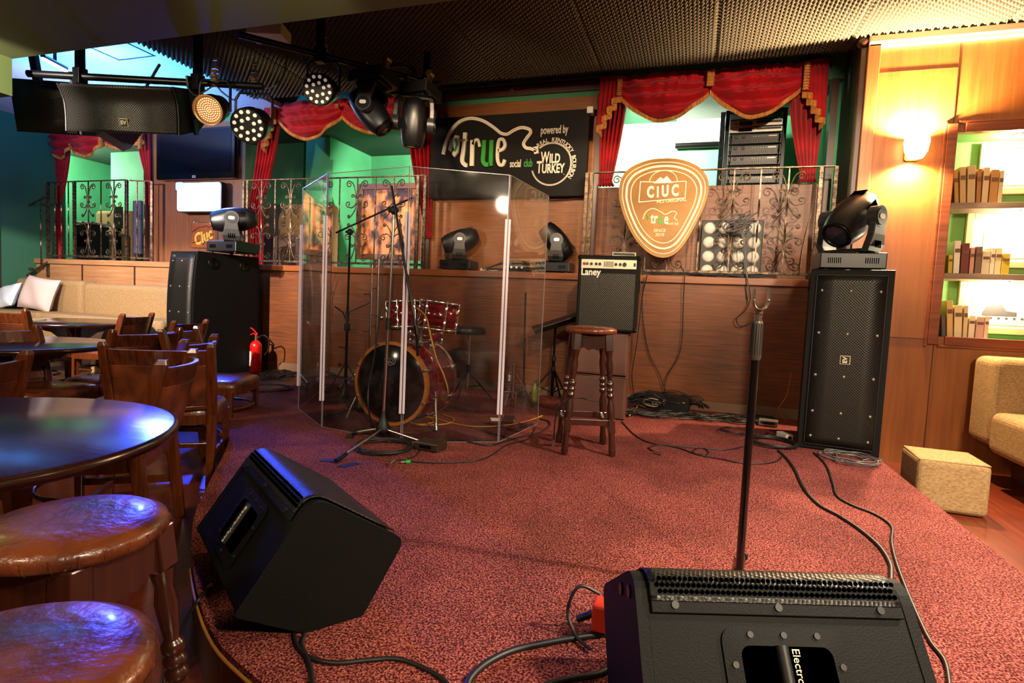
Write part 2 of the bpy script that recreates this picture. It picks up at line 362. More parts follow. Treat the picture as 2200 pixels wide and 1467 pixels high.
# ---- right side: return wall, nearer wall with niche
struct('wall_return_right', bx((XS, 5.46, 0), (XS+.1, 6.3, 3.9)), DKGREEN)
YR = 5.4; nx0, nz0, nz1 = PY(2012, 720, YR).x, PY(1998, 722, YR).z, PY(2045, 285, YR).z
w = MB(); bx((XS, YR, 0), (nx0, YR+.06, 3.5), mb=w); bx((nx0, YR, 0), (5, YR+.06, nz0), mb=w); bx((nx0, YR, nz1), (5, YR+.06, 3.5), mb=w)
struct('wall_right', w, PANELR)
w = MB(); bx((nx0-.02, YR+.30, nz0-.1), (5, YR+.34, nz1+.1), mb=w); bx((nx0-.04, YR+.06, nz0-.1), (nx0, YR+.32, nz1+.1), mb=w); bx((nx0, YR+.06, nz1), (5, YR+.32, nz1+.04), mb=w); bx((nx0, YR+.06, nz0-.05), (5, YR+.32, nz0), mb=w)
struct('wall_niche', w, [mat('niche_green', '#6f9c4e', .7)])
w = MB(); d = .035
w.box((nx0-.03, YR-.012, (nz0+nz1)/2), (.07, d, nz1-nz0+.13)); w.box((3.5, YR-.012, nz0-.03), (3.0-(nx0-2)+.06, d, .07)); w.box((3.5, YR-.012, nz1+.03), (3.0-(nx0-2)+.06, d, .07))
w.box((nx0-.075, YR-.01, (nz0+nz1)/2), (.02, .03, nz1-nz0+.17)); w.box((3.5, YR-.01, nz0-.075), (3.0-(nx0-2)+.15, .03, .02)); w.box((3.5, YR-.01, nz1+.075), (3.0-(nx0-2)+.15, .03, .02))
struct('trim_8', w, TRIMW, bevel=.005)
SH = []
for px, py in ((2030, 436), (2012, 586)):
    z = PY(px, py, YR+.02).z; SH.append(z)
    o = bx((nx0, YR+.012, z-.045), (5, YR+.298, z)).build('shelf', wood('niche_shelf_wood', '#9a8068', '#6b5642', 'x', .5, 0), bevel=.003)
    tag(o, 'upper wooden shelf board in the lit wall niche' if py < 500 else 'lower wooden shelf board in the lit wall niche', 'shelf', kind=None)
w = MB(); w.box((XS+.045, YR-.02, 1.75), (.09, .045, 3.5)); struct('trim_9', w, wood('corner_trim_wood', '#b0703a', '#87491d', 'z', .35), bevel=.004)
w = MB(); w.box((XS-.02, YR+.03, 1.75), (.05, .08, 3.5)); w.ball((XS-.03, YR, 3.42), .05); struct('trim_10', w, DARKW, bevel=.01)
w = MB(); w.box((3.1, YR-.03, 3.415), (3.86, .07, .06)); w.box((3.1, YR-.02, 3.375), (3.86, .045, .03)); struct('trim_11', w, mat('cream_cornice', '#d8c9a8', .6), bevel=.01)
w = MB()
s0 = PY(2059, 150, YR).x
w.box((s0, YR-.001, 3.0), (.006, .006, .8)); w.box(((XS+s0)/2+.05, YR-.001, 3.17), (s0-XS-.1, .006, .006)); z = PY(1950, 726, YR).z; w.box(((XS+nx0)/2, YR-.001, z), (nx0-XS-.1, .006, .006)); w.box((PY(1995, 850, YR).x, YR-.001, z/2), (.006, .006, z))
struct('trim_12', w, DARKW)
# ---- ceiling
struct('ceiling', bx((-11, -4, 3.66), (5, 9, 3.8)), mat('smooth_ceiling_paint', '#8a9480', .8))
struct('ceiling_left', bx((X0, 2.9, 3.5), (-5.17, 6.1, 3.56)), mat('smooth_white_ceiling', '#b9c0c4', .8))
w = MB(); w.box((-5.62, 4.45, 3.497), (.5, .012, .008)); w.box((-5.86, 3.75, 3.497), (.012, 1.4, .008)); w.box((-5.38, 3.75, 3.497), (.012, 1.4, .008)); struct('trim_13', w, BLACK)
struct('ceiling_beam', bx((-11, -4, 2.77), (5, 2.87, 3.66)), OLIVE)
q = PY(30, 208, 2.87)
struct('ceiling_beam_drop', bx((-9, 2.2, q.z), (q.x, 2.86, 2.768)), mat('green_soffit_paint', '#4c5c2a', .75))
# egg-crate foam: real cones pointing down
def foam():
    x0, x1, y0, y1 = -5.17, 3.3, 2.88, 5.6; p, q_ = .060, .052; nx = int((x1-x0)/p*7); ny = int((y1-y0)/q_*7)
    x = np.linspace(x0, x1, nx+1); y = np.linspace(y0, y1, ny+1); Xg, Yg = np.meshgrid(x, y)
    h = np.cos(2*PI*Xg/p)*np.cos(2*PI*Yg/q_); h = (h*.5+.5)**1.1*.046
    seam = np.minimum(np.abs(((Xg+3.117+.52) % 1.04)-.52)/.018, 1); seam = np.minimum(seam, np.abs(((Yg-5.6+.52) % 1.04)-.52)/.014+.35); seam = np.clip(seam, 0, 1)
    Z = 3.485-h*seam-.004
    co = np.stack([Xg, Yg, Z], -1).reshape(-1, 3); w_ = nx+1
    i = np.arange(ny)[:, None]*w_+np.arange(nx)[None]; q = np.stack([i, i+w_, i+w_+1, i+1], -1).reshape(-1, 4)
    me = bpy.data.meshes.new('ceiling_foam'); me.vertices.add(len(co)); me.vertices.foreach_set('co', co.ravel()); n = len(q)
    me.loops.add(n*4); me.loops.foreach_set('vertex_index', q.ravel().astype(np.int32)); me.polygons.add(n); me.polygons.foreach_set('loop_start', np.arange(0, n*4, 4, dtype=np.int32))
    me.update(calc_edges=True); me.validate(); me.polygons.foreach_set('use_smooth', [True]*n)
    me.materials.append(mat('charcoal_acoustic_foam', '#51483a', .9, spec=.1))
    o = bpy.data.objects.new('ceiling_foam', me); COL.objects.link(o); o['kind'] = 'structure'
foam()
struct('ceiling_foam_backing', bx((-5.17, 2.88, 3.49), (4.99, 5.6, 3.56)), mat('foam_backing_black', '#171310', .9))
# ---- the rest of the room behind the camera
struct('wall_rear', bx((-11, -4.1, 0), (5, -4, 2.8)), PANELU)
struct('wall_right_side', bx((5, -4, 0), (5.1, 5.4, 3.7)), PANELU)
# ------------------------------------------------------------------ curtains
VELVET = mat('red_velvet', '#a80410', .65, spec=.2, col2='#86020a', nscale=6, bump=.05, bscale=90)
VELVET.node_tree.nodes['Principled BSDF'].inputs['Sheen Weight'].default_value = .1
GOLD = mat('gold_fringe', '#c07a2a', .75, col2='#8f4d12', nscale=60, scale=(1, 1, .2))
def swag(u0x, u1x, y, zt, dl, dm, parent, name='swag'):
    """one scooped swag hung between u0x and u1x; folds follow the scoop"""
    wd = u1x-u0x
    def drop(u): return dl+(dm-dl)*(math.sin(PI*min(max(u, 0), 1))**.85)
    def fn(u, v):
        s = math.sin(PI*u)
        w = v-.25*(1-s); f = .042*math.sin(2*PI*3.6*max(w, 0)**.85)*s**.5*min(1, v*3)+.022*math.sin(u*38+2.5*math.sin(u*9+v*3))*(1-v)**1.2+.012*math.sin((u-.5)*(9+14*v))*v
        belly = .10*s*math.sin(PI*min(v*.8+.1, 1))
        return (u0x+wd*u, y-belly-f-.02, zt-drop(u)*v)
    m = MB(); m.grid(fn, 56, 30); o = m.build(name, VELVET, parent, solid=.004)
    fr = MB(); n = 150; vs = []; 
    for i in range(n+1):
        u = i/n; a = Vector(fn(u, 1)); k = 1 if i % 2 else .82
        e = .052*k
        for dy, dz in ((.006, 0), (-.008, -.002), (-.008, -e), (.006, -e)): vs.append((a.x, a.y+dy, a.z+dz+.012))
    fs = []
    for i in range(n):
        for k in range(4): fs.append((i*4+k, i*4+(k+1) % 4, (i+1)*4+(k+1) % 4, (i+1)*4+k))
    fr.add(vs, fs); fr.build('fringe', GOLD, o)
    return o
def jabot(x0, x1, y, zt, za, zb, parent, steps=4, flip=False):
    """stepped cascade: hem zigzags from za (inner) down to zb (outer)"""
    n = steps*2; 
    def hem(u): return za+(zb-za)*u**1.1
    def px_(u): 
        k = u*n; t = k-int(k); z = int(k) % 2
        return (t if z == 0 else 1-t)
    def fn(u, v):
        X = x0+(x1-x0)*(u*.72+.28*px_(u)); return (X, y-.05-.05*px_(u)*v-.01*u, zt+(hem(u)-zt)*v)
    m = MB(); m.grid(fn, n*6, 12); o = m.build('jabot', VELVET, parent, solid=.004)
    pts = [Vector(fn(i/(n*6), 1)) for i in range(n*6+1)]
    fr = MB(); vs = []
    for i, p in enumerate(pts):
        e = .052 if i % 2 else .044
        for dy, dz in ((.006, .008), (-.012, .008), (-.012, -e), (.006, -e)): vs.append((p.x, p.y+dy, p.z+dz))
    fr.add(vs, [(i*4+k, i*4+(k+1) % 4, (i+1)*4+(k+1) % 4, (i+1)*4+k) for i in range(len(pts)-1) for k in range(4)])
    fr.build('fringe', GOLD, o); return o
def drape(name, label, xt0, xt1, xm0, xm1, xb0, xb1, y, zt, zm, zb, folds=7, cat='curtain'):
    def fn(u, v):
        z = zt+(zb-zt)*v; tm = (zt-zm)/(zt-zb)
        if v < tm: t = v/tm; t2 = t**1.6; a = xt0+(xm0-xt0)*t2; b = xt1+(xm1-xt1)*t2
        else: t = (v-tm)/(1-tm+1e-9); t2 = t**.6; a = xm0+(xb0-xm0)*t2; b = xm1+(xb1-xm1)*t2
        w = b-a; return (a+w*u, y+min(.045, abs(w)*.11)*math.sin(u*folds*2*PI+.6*math.sin(3*v)), z)
    m = MB(); m.grid(fn, folds*10, 34); o = m.build(name, VELVET, solid=.004); tag(o, label, cat)
    return o
def col_fringe(parent, x, y, z0, z1, w=.05):
    m = MB(); n = 20
    for i in range(n): z = z0+(z1-z0)*i/n; m.box((x, y-.012*(i % 2), z), (w*(.8+.2*(i % 2)), .03, abs(z1-z0)/n*1.02))
    m.build('fringe', GOLD, parent)
# opening on the right (behind the pick sign)
y = 6.08; Q = lambda px, py, yy=6.08: PY(px, py, yy)
zt = 3.56
v1 = thing('curtain_valance', 'red velvet valance with two gold-fringed swags over the bright right opening', 'curtain', (0, 0, 0))
xa, xb, xc, xd, xe = Q(1292, 170).x, Q(1336, 170).x, Q(1527, 170).x, Q(1728, 170).x, Q(1780, 170).x
swag(xb, xc, y, zt, .20, Q(1430, 152).z-Q(1430, 250).z, v1); swag(xc, xd, y, zt, .20, Q(1630, 150).z-Q(1630, 255).z, v1)
jabot(xb+.02, xa-.02, y-.02, zt, Q(1330, 215).z, Q(1295, 290).z, v1); jabot(xd-.02, xe+.0, y-.02, zt, Q(1730, 205).z, Q(1775, 275).z, v1)
col_fringe(v1, xb, y-.11, zt-.04, Q(1336, 215).z); col_fringe(v1, xc, y-.11, zt-.04, Q(1527, 195).z, .07); col_fringe(v1, xd, y-.11, zt-.04, Q(1728, 205).z)
m = MB(); m.cyl((xa-.03, y+.03, zt-.01), (xe+.03, y+.03, zt-.01), .014); m.build('curtain_rod', BLACKM, v1)
drape('curtain', 'red velvet drape tied back at left edge of the bright right opening', xa-.02, Q(1345, 250).x, Q(1283, 398).x, Q(1312, 398).x, Q(1280, 400).x, Q(1320, 400).x, 6.13, zt-.05, Q(1290, 395).z+.02, PAR+.0, 6)
drape('curtain', 'red velvet drape tied back beside the amplifier rack at right', Q(1690, 250).x, xe, Q(1722, 390).x, Q(1752, 390).x, Q(1715, 398).x, Q(1755, 398).x, 6.13, zt-.05, Q(1730, 385).z+.03, PAR+.0, 6)
# middle opening
v2 = thing('curtain_valance', 'red velvet valance with gold fringe over the middle green opening', 'curtain', (0, 0, 0))
xa, xb, xc, xd, xe = Q(560, 220).x, Q(600, 220).x, Q(738, 220).x, Q(880, 220).x, Q(930, 220).x
swag(xb, xc, y, zt, .18, Q(670, 205).z-Q(670, 283).z, v2); swag(xc, xd, y, zt, .2, Q(810, 200).z-Q(810, 275).z, v2)
jabot(xb+.02, xa+.12, y-.02, zt, Q(600, 262).z, Q(583, 325).z, v2); jabot(xd-.02, xe-.06, y-.02, zt, Q(880, 255).z, Q(925, 310).z, v2)
col_fringe(v2, xb, y-.11, zt-.05, Q(615, 262).z, .04); col_fringe(v2, xc, y-.11, zt-.1, Q(738, 240).z, .05)
drape('curtain', 'red velvet drape at left edge of the middle green opening beside the television', Q(556, 250).x, Q(602, 250).x, Q(532, 470).x, Q(560, 470).x, Q(528, 545).x, Q(565, 545).x, 6.10, zt-.03, Q(540, 440).z, LEDGE+.01, 6)
drape('curtain', 'red velvet drape just left of the black club sign', Q(868, 250).x, Q(936, 250).x, Q(905, 470).x, Q(925, 470).x, Q(908, 505).x, Q(925, 505).x, 6.10, zt-.03, Q(915, 465).z, Q(915, 512).z, 6)
# left opening
v3 = thing('curtain_valance', 'short red velvet valance with gold fringe over the far left opening', 'curtain', (0, 0, 0))
xa, xb, xc, xd, xe = Q(112, 280).x, Q(155, 280).x, Q(232, 280).x, Q(316, 280).x, Q(320, 280).x; z3 = Q(200, 272).z
swag(xa, xb+.05, y, z3, .22, .42, v3); swag(xb, xc, y-.02, z3, .22, Q(195, 272).z-Q(195, 334).z, v3); swag(xc, xd, y-.02, z3, .25, Q(280, 272).z-Q(280, 325).z, v3)
col_fringe(v3, xc, y-.1, z3-.05, z3-.35, .05); col_fringe(v3, xd, y-.1, z3-.05, z3-.4, .05)
m = MB(); bx((X0+.05, 6.1, z3-.06), (A1, 6.16, z3+.02), mb=m); m.build('pelmet_board', DARKW, v3)
struct('wall_back_left_header', bx((X0, 6.15, z3-.02), (A1, 6.25, 3.45)), LW)
drape('curtain', 'long red velvet drape tied back at the far left above the stair railing', Q(112, 290).x, Q(150, 290).x, Q(112, 445).x, Q(128, 445).x, Q(72, 540).x, Q(132, 540).x, 6.10, z3-.03, Q(115, 440).z, LEDGE+.01, 6)
drape('curtain', 'narrow red velvet drape between the left opening and the television', Q(288, 310).x, Q(319, 310).x, Q(316, 400).x, Q(321, 400).x, Q(316, 440).x, Q(321, 440).x, 6.10, z3-.03, Q(318, 398).z, Q(318, 440).z, 4)

# ------------------------------------------------------------------ wrought iron railings
def spiral(c, r, a0, turns, sgn, n=18):
    return [(c[0]+r*(1-.78*i/n)*math.cos(a0+sgn*turns*2*PI*i/n), c[1]+r*(1-.78*i/n)*math.sin(a0+sgn*turns*2*PI*i/n)) for i in range(n+1)]
def scroll_pts(h, w):
    """flat curves of one ornament around a centre bar, x in +-w, z in 0..h"""
    L = []
    for s in (-1, 1):
        for node, up in ((.74*h, 1), (.26*h, 1)):
            for kind in (0, 1, 2):
                if kind == 0:   # tall outer scroll away from the middle
                    d = 1 if node > h/2 else -1
                    top = (.60*w, node+d*.215*h); r = .26*w
                    c = (top[0]+.0*w, top[1]-d*r*.2)
                    pts = [(0.02*w, node), (.12*w, node+d*.10*h), (.34*w, node+d*.20*h), (.62*w, node+d*.235*h)]
                    sp = spiral((.68*w, node+d*.235*h-d*r*.9), r, d*PI/2, 1.15, -d)
                elif kind == 1:  # small scroll
                    d = 1 if node > h/2 else -1; r = .15*w
                    pts = [(0.02*w, node-d*.02*h), (.10*w, node+d*.03*h), (.22*w, node+d*.07*h)]
                    sp = spiral((.36*w, node+d*.055*h), r, PI*(1 if True else 0) if d > 0 else PI, 1.1, -d)
                else:            # big sweep toward the middle, curling out
                    d = -1 if node > h/2 else 1; r = .24*w
                    pts = [(0.02*w, node), (.16*w, node+d*.05*h), (.45*w, node+d*.085*h), (.70*w, node+d*.07*h)]
                    sp = spiral((.74*w, node+d*.07*h-d*r*.8), r, d*PI/2, 1.1, -d)
                    L.append([(s*x, z) for x, z in spline2([(0.02*w, node), (.12*w, node+d*.10*h), (.40*w, node+d*.17*h), (.66*w, h/2-d*.03*h)])+spiral((.66*w, h/2-d*.055*h), .13*w, d*PI/2, 1.0, -d)[2:]])
                L.append([(s*x, z) for x, z in spline2(pts)[:-1]+sp])
    return L
def spline2(p):
    return [(v.x, v.z) for v in spline([(x, 0, z) for x, z in p], 5)]
def twisted(m, x, z0, z1, y=0, s=.006):
    h = z1-z0; secs = []; n = 44
    for i in range(n+1):
        t = i/n; a = 0 if t < .3 else (2*PI*4*min((t-.3)/.4, 1)); z = z0+h*t
        secs.append([(x+s*1.414*math.cos(a+PI/4+k*PI/2), y+s*1.414*math.sin(a+PI/4+k*PI/2), z) for k in range(4)])
    m.loft(secs, smooth=False)
def railing(name, label, p0, z0, z1, length, items, rz=0, posts=(0,), rail_sag=0):
    """items: list of (x, kind) kind 's' scroll around a twisted bar, 't' plain twisted bar"""
    t = thing(name, label, 'railing', p0, rz)
    h = z1-z0; zb = z0+.05
    m = MB(); m.box((length/2, 0, z1), (length, .03, .014)); m.build('top_rail', IRON, t, bevel=.003)
    m = MB()
    k = int(length/.04)
    m.box((length/2, 0, zb), (length, .02, .026))
    for i in range(k): m.box((length*(i+.5)/k, -.011, zb), (length/k*.62, .006, .026))
    m.build('bottom_rail', IRON, t, bevel=.003)
    for x in posts:
        m = MB(); m.box((x, 0, (z0+z1)/2), (.034, .034, h)); 
        for i in range(int(h/.05)): m.box((x, 0, z0+.03+i*.05), (.038, .038, .02))
        m.build('post', IRON, t, bevel=.003)
    proto_s = proto_t = None
    for x, kd in items:
        if kd == 'x': 
            m = MB(); m.box((x, 0, (z0+z1)/2), (.012, .012, h-.06)); m.build('baluster', IRON, t); continue
        if proto_t is None: m = MB(); twisted(m, 0, zb, z1); proto_t = m.build('baluster', IRON, t); o = proto_t
        else: o = proto_t.copy(); COL.objects.link(o); o.parent = t
        o.location = (x, 0, 0)
        if kd == 's':
            if proto_s is None:
                m = MB(); hh = z1-zb-.03; ww = .155
                for c in scroll_pts(hh, ww): m.tube([(a, -.008, zb+.01+b) for a, b in c], .007, 5)
                for nz in (.26, .74): m.box((0, 0, zb+.01+nz*hh), (.03, .024, .03))
                for sx in (-1, 1):
                    for sz in (-1, 1): m.ball((sx*.66*ww, -.008, zb+.01+hh/2+sz*.055*hh), .009, 8)
                proto_s = m.build('scrollwork', IRON, t); o = proto_s
            else: o = proto_s.copy(); COL.objects.link(o); o.parent = t
            o.location = (x, 0, 0)
    return t
RY = 5.84
r0 = PY(1262, 370, RY); r1 = PY(1797, 362, RY); L_ = r1.x-r0.x; zt_ = PY(1500, 365, RY).z
its = [(PY(px, 450, RY).x-r0.x, k) for px, k in ((1345, 's'), (1392, 't'), (1440, 's'), (1505, 't'), (1573, 's'), (1630, 't'), (1690, 's'), (1758, 'x'))]
railing('iron_railing', 'wrought iron scroll railing behind the golden guitar pick sign', (r0.x, RY, 0), LEDGE, zt_, L_, its, posts=(0, .05, L_-.12, L_))
r0 = PY(525, 385, RY); r1 = PY(915, 378, RY); L_ = r1.x-r0.x; zt_ = PY(700, 383, RY).z
its = [(PY(px, 450, RY).x-r0.x, k) for px, k in ((562, 's'), (591, 't'), (625, 's'), (660, 't'), (693, 's'), (729, 't'), (767, 's'), (806, 't'), (845, 's'))]
railing('iron_railing', 'wrought iron scroll railing across the middle green opening', (r0.x, RY, 0), LEDGE, zt_, L_, its, posts=(0, .06, L_-.09, L_))
r0 = PY(103, 390, RY); r1 = PY(272, 390, RY); L_ = r1.x-r0.x; zt_ = PY(190, 389, RY).z
its = [(PY(px, 450, RY).x-r0.x, k) for px, k in ((118, 't'), (132, 't'), (147, 't'), (190, 's'), (217, 't'), (245, 's'))]
railing('iron_railing', 'wrought iron balcony railing in front of the far left curtained opening', (r0.x, RY, 0), LEDGE, zt_, L_, its, posts=(0, PY(160, 450, RY).x-r0.x, L_))
railing('iron_railing', 'short blue-lit return of the left balcony railing beside the television wall', (r1.x+.02, RY+.03, 0), LEDGE, zt_, .30, [(.1, 't'), (.2, 't')], rz=20, posts=(.3,))
# stair railing going down to the left along the side wall
t = thing('stair_railing', 'sloping wrought iron stair railing at the far left edge', 'railing', (0, 0, 0))
pa, pb = PY(100, 422, 5.78), PY(0, 472, 5.60); pc, pd = PY(100, 535, 5.78), PY(0, 590, 5.6)
pb = pb+(pb-pa)*.25; pd = pd+(pd-pc)*.25
m = MB(); m.tube([pa, pb], .013, 6); m.build('top_rail', IRON, t)
m = MB(); m.tube([PY(105, 562, 5.78), PY(45, 600, 5.65), PY(0, 628, 5.6)], .018, 6); m.tube([PY(0, 575, 5.6), PY(70, 578, 5.72)], .02, 6); m.build('stringer', IRON, t)
m = MB(); m.box(((PY(103, 480, 5.79)).x, 5.79, 1.72), (.035, .035, .95)); m.build('post', IRON, t)
for px, ya, yb in ((87, 430, 575), (43, 452, 600)):
    a = PY(px, ya, 5.72); b = PY(px-1, yb, 5.72); m = MB(); m.X = T(a.x, 5.72, 0); twisted(m, 0, b.z, a.z); m.build('baluster', IRON, t)
a = PY(43, 462, 5.7); b = PY(42, 598, 5.7); m = MB(); hh = a.z-b.z
for c in scroll_pts(hh, .19): m.tube([(a.x+u, 5.69, b.z+v) for u, v in c], .006, 5)
for nz in (.26, .74): m.box((a.x, 5.7, b.z+nz*hh), (.035, .03, .03))
m.build('scrollwork', IRON, t)

# ------------------------------------------------------------------ club sign
SIGNB = mat('sign_black_board', '#130e0b', .7, spec=.25); LETW = mat('sign_letter_cream', '#e9dcc4', .45); LETG = mat('sign_letter_green', '#2f9a2e', .45)
a = PY(930, 251, 6.05); b = PY(1268, 238, 6.05); c_ = PY(930, 425, 6.05)
sw = b.x-a.x; sz = a.z-c_.z-.02; cx_ = (a.x+b.x)/2; cz_ = (PY(1100, 244, 6.05).z+PY(1100, 425, 6.05).z)/2
t = thing('club_sign', 'wide black wall sign with white guitar outline and green-lettered club name', 'sign', (cx_, 6.06, cz_))
def S_(px, py): q = PY(px, py, 6.03); return (q.x-cx_, q.z-cz_)
m = MB(); m.box((0, 0, 0), (sw, .07, sz)); m.build('board', SIGNB, t, bevel=.004)
FR = R('X', 90)
def sg(m, pts, w, y0=-.045, d=.028, n=7, sp=True):
    """ribbon of width w along picture-face points"""
    p = [Vector((x, 0, z)) for x, z in pts]; p = spline(p, n) if sp else p; vs = []
    for i, q in enumerate(p):
        tt = (p[min(i+1, len(p)-1)]-p[max(i-1, 0)]); tt = tt.normalized() if tt.length > 0 else Vector((1, 0, 0)); nn = Vector((-tt.z, 0, tt.x))*w/2
        for s_, dy in ((1, y0), (-1, y0), (-1, y0-d), (1, y0-d)): vs.append(q+nn*s_+Vector((0, dy, 0)))
    L = len(p); fs = [(i*4+k, i*4+(k+1) % 4, (i+1)*4+(k+1) % 4, (i+1)*4+k) for i in range(L-1) for k in range(4)]+[(0, 1, 2, 3), tuple((L-1)*4+k for k in (3, 2, 1, 0))]
    m.add(vs, fs)
ZG = lambda zx, zy: S_(900+zx/4.314, 120+zy/4.314)     # points read off an enlarged view of the sign
m = MB(); G1 = [(235, 920), (260, 820), (310, 700), (390, 620), (490, 590), (600, 610), (700, 670), (770, 725), (830, 735), (890, 700), (960, 675), (1030, 690), (1045, 720), (1010, 770), (980, 820), (1000, 860), (1050, 870), (1100, 890)]
sg(m, [ZG(*p) for p in G1], .034); m.build('guitar_outline', LETW, t)
m = MB(); sg(m, [ZG(x+1, z-3) for x, z in G1], .008, -.074, .012); m.build('neon_tube', mat('neon_glass', '#f6efe0', .2), t)
m = MB(); sg(m, [ZG(*p) for p in ((1090, 850), (1098, 915))], .05, sp=False); m.build('headstock', LETW, t)
m = MB(); m.prism([ZG(*p) for p in ((325, 800), (345, 745), (385, 750), (388, 820), (375, 900), (338, 945), (320, 915), (340, 880))], .03, M=T(0, -.045, 0) @ FR); m.build('lettering', LETW, t)
m = MB(); m.prism([ZG(*p) for p in ((300, 790), (325, 765), (330, 830), (310, 900), (285, 880))], .03, M=T(0, -.045, 0) @ FR); m.build('sound_hole', mat('sign_grey', '#7b776d', .5), t)
m = MB(); sg(m, [ZG(*p) for p in ((355, 780), (368, 830), (345, 895))], .026, -.07, .012); m.build('green_tube', LETG, t)
m = MB()
sg(m, [ZG(*p) for p in ((440, 720), (432, 800), (420, 900), (412, 980), (440, 1018), (458, 1022))], .044)      # t
sg(m, [ZG(390, 792), ZG(460, 788)], .014, sp=False)
sg(m, [ZG(507, 790), ZG(500, 1028)], .046, sp=False); sg(m, [ZG(*p) for p in ((510, 830), (530, 795), (560, 790), (575, 850))], .03)   # r
sg(m, [ZG(*p) for p in ((745, 890), (790, 870), (808, 830), (790, 785), (755, 790), (742, 850), (738, 950), (752, 1010), (785, 1018), (806, 970))], .036)   # e
m.build('lettering', LETW, t)
m = MB(); sg(m, [ZG(*p) for p in ((617, 790), (610, 900), (605, 980), (630, 1015), (665, 1010))], .046); sg(m, [ZG(684, 790), ZG(675, 1028)], .046, sp=False); m.build('lettering', LETG, t)
def sgt(m, s, zx, zy, size, xs=.6, bold=.0, rot=0, ext=.004, shear=0, y=-.042):
    x, z = ZG(zx, zy); m.text(s, size, T(x, y, z) @ R('Y', -rot) @ FR, ext=ext, bold=bold, xs=xs, shear=shear)
m = MB(); sgt(m, 'social', 898, 1003, .115, .50, .002); m.build('lettering', LETW, t); m = MB(); sgt(m, 'club', 1016, 998, .12, .50, .002); m.build('lettering', LETG, t)
m = MB(); sgt(m, 'powered by', 1258, 690, .12, .52, .002)
sgt(m, 'W', 1172, 950, .165, .52, .004); sgt(m, 'ILD', 1262, 957, .135, .60, .004); sgt(m, 'T', 1118, 1042, .18, .52, .004); sgt(m, 'URKEY', 1245, 1050, .135, .60, .004); sgt(m, '.', 1348, 1078, .1); m.build('lettering', LETW, t)
cxx, czz = ZG(1228, 1005); rr_ = abs(ZG(1415, 1005)[0]-cxx)
m = MB()
for r in (rr_, rr_*.955):
    pts = [(cxx+r*math.cos(math.radians(a)), -.042, czz+r*1.02*math.sin(math.radians(a))) for a in range(-163, 130, 4)]; m.tube(pts, .006 if r == rr_ else .003, 5)
m.build('ring', LETW, t)
m = MB(); s = 'REAL KENTUCKY BOURBON'; a0, a1 = 127, -32
for i, ch in enumerate(s):
    if ch == ' ': continue
    an = a0+(a1-a0)*i/(len(s)-1); r = rr_*1.13
    m.text(ch, .062, T(cxx+r*math.cos(math.radians(an)), -.04, czz+r*1.02*math.sin(math.radians(an))) @ R('Y', -(an-90)) @ FR, ext=.002, bold=.001, xs=.9)
m.build('lettering', LETW, t)
t = tag(bx((PY(1264, 236, 6.1).x, 6.02, PY(1264, 248, 6.1).z), (PY(1277, 236, 6.1).x, 6.13, PY(1264, 234, 6.1).z)).build('motion_sensor', WHITE, bevel=.006), 'small white sensor box at the top right corner of the club sign', 'sensor')
m = MB(); pts = [PY(*p, 6.1) for p in ((1165, 425), (1185, 430), (1210, 428), (1235, 426), (1258, 424))]; m.tube(spline(pts, 5), .005); tag(m.build('cable', BLACK), 'thin black cable drooping under the club sign', 'cable')

# ------------------------------------------------------------------ golden pick sign
PY_ = 5.70
ctr = PY(1426, 450, PY_)
t = thing('pick_sign', 'golden guitar pick shaped sign hung on the right iron railing', 'sign', tuple(ctr), 0)
t.rotation_euler = (math.radians(-6), 0, 0)
def pk(px, py): q = PY(px, py, PY_); return (q.x-ctr.x, q.z-ctr.z)
ol = [(1330, 415), (1334, 385), (1352, 361), (1385, 345), (1420, 339), (1460, 341), (1497, 355), (1518, 378), (1523, 405), (1515, 440), (1497, 480), (1475, 520), (1455, 545), (1432, 556), (1408, 553), (1385, 538), (1362, 510), (1343, 470), (1333, 438)]
PK = [(v.x, v.z) for v in spline([(x, 0, z) for x, z in [pk(*p) for p in ol]], 4, True)]
GOLDB = mat('gold_metallic_board', '#96682a', .45, .2, col2='#7c5420', nscale=3); ETCH = mat('etched_cream_line', '#f2e2c0', .5)
m = MB(); m.prism(PK[::-1], .03, M=R('X', 90)); m.build('board', GOLDB, t, bevel=.003)
for sx in (-.2, .2): m = MB(); m.box((sx, .06, .25), (.02, .16, .02)); m.build('hook', BLACKM, t)
def inset(sc, dz=0): return [(x*sc, z*sc+dz) for x, z in PK]
for sc, w, dz in ((.92, .004, .0), (.83, .012, .005), (.73, .005, .012)):
    m = MB(); p = inset(sc, dz); m.tube([(x, -.032, z) for x, z in p], w, 6, closed=True); m.build('border_line', ETCH, t)
m = MB(); yb = -.033
fr = [pk(1377, 438), pk(1371, 392), pk(1378, 391)]
def seg(m, a, b, r=.005): m.tube([(a[0], yb, a[1]), (b[0], yb, b[1])], r, 6)
for a, b in (((1373, 436), (1376, 391)), ((1376, 391), (1408, 392)), ((1442, 392), (1474, 390)), ((1474, 390), (1472, 427)), ((1472, 427), (1373, 436))): seg(m, pk(*a), pk(*b))
m.tube([(pk(1425, 388)[0]+.13*math.cos(a*PI/12), yb, pk(1425, 391)[1]+.11*math.sin(a*PI/12)) for a in range(13)], .004, 6)
x, z = pk(1425, 392)
m.prism([(x-.09, z-.01), (x-.03, z+.05), (x, z+.03), (x+.03, z+.06), (x+.09, z-.01)], .004, M=T(0, yb+.002, 0) @ R('X', 90)); m.build('emblem', ETCH, t)
m = MB(); x, z = pk(1424, 412); m.text('C i U C', .150, T(x, yb, z-.005) @ R('Y', -3) @ FR, ext=.003, bold=.006, xs=.62); x, z = pk(1443, 433); m.text('PILS ORIGINAL', .042, T(x, yb, z) @ R('Y', -4) @ FR, ext=.001)
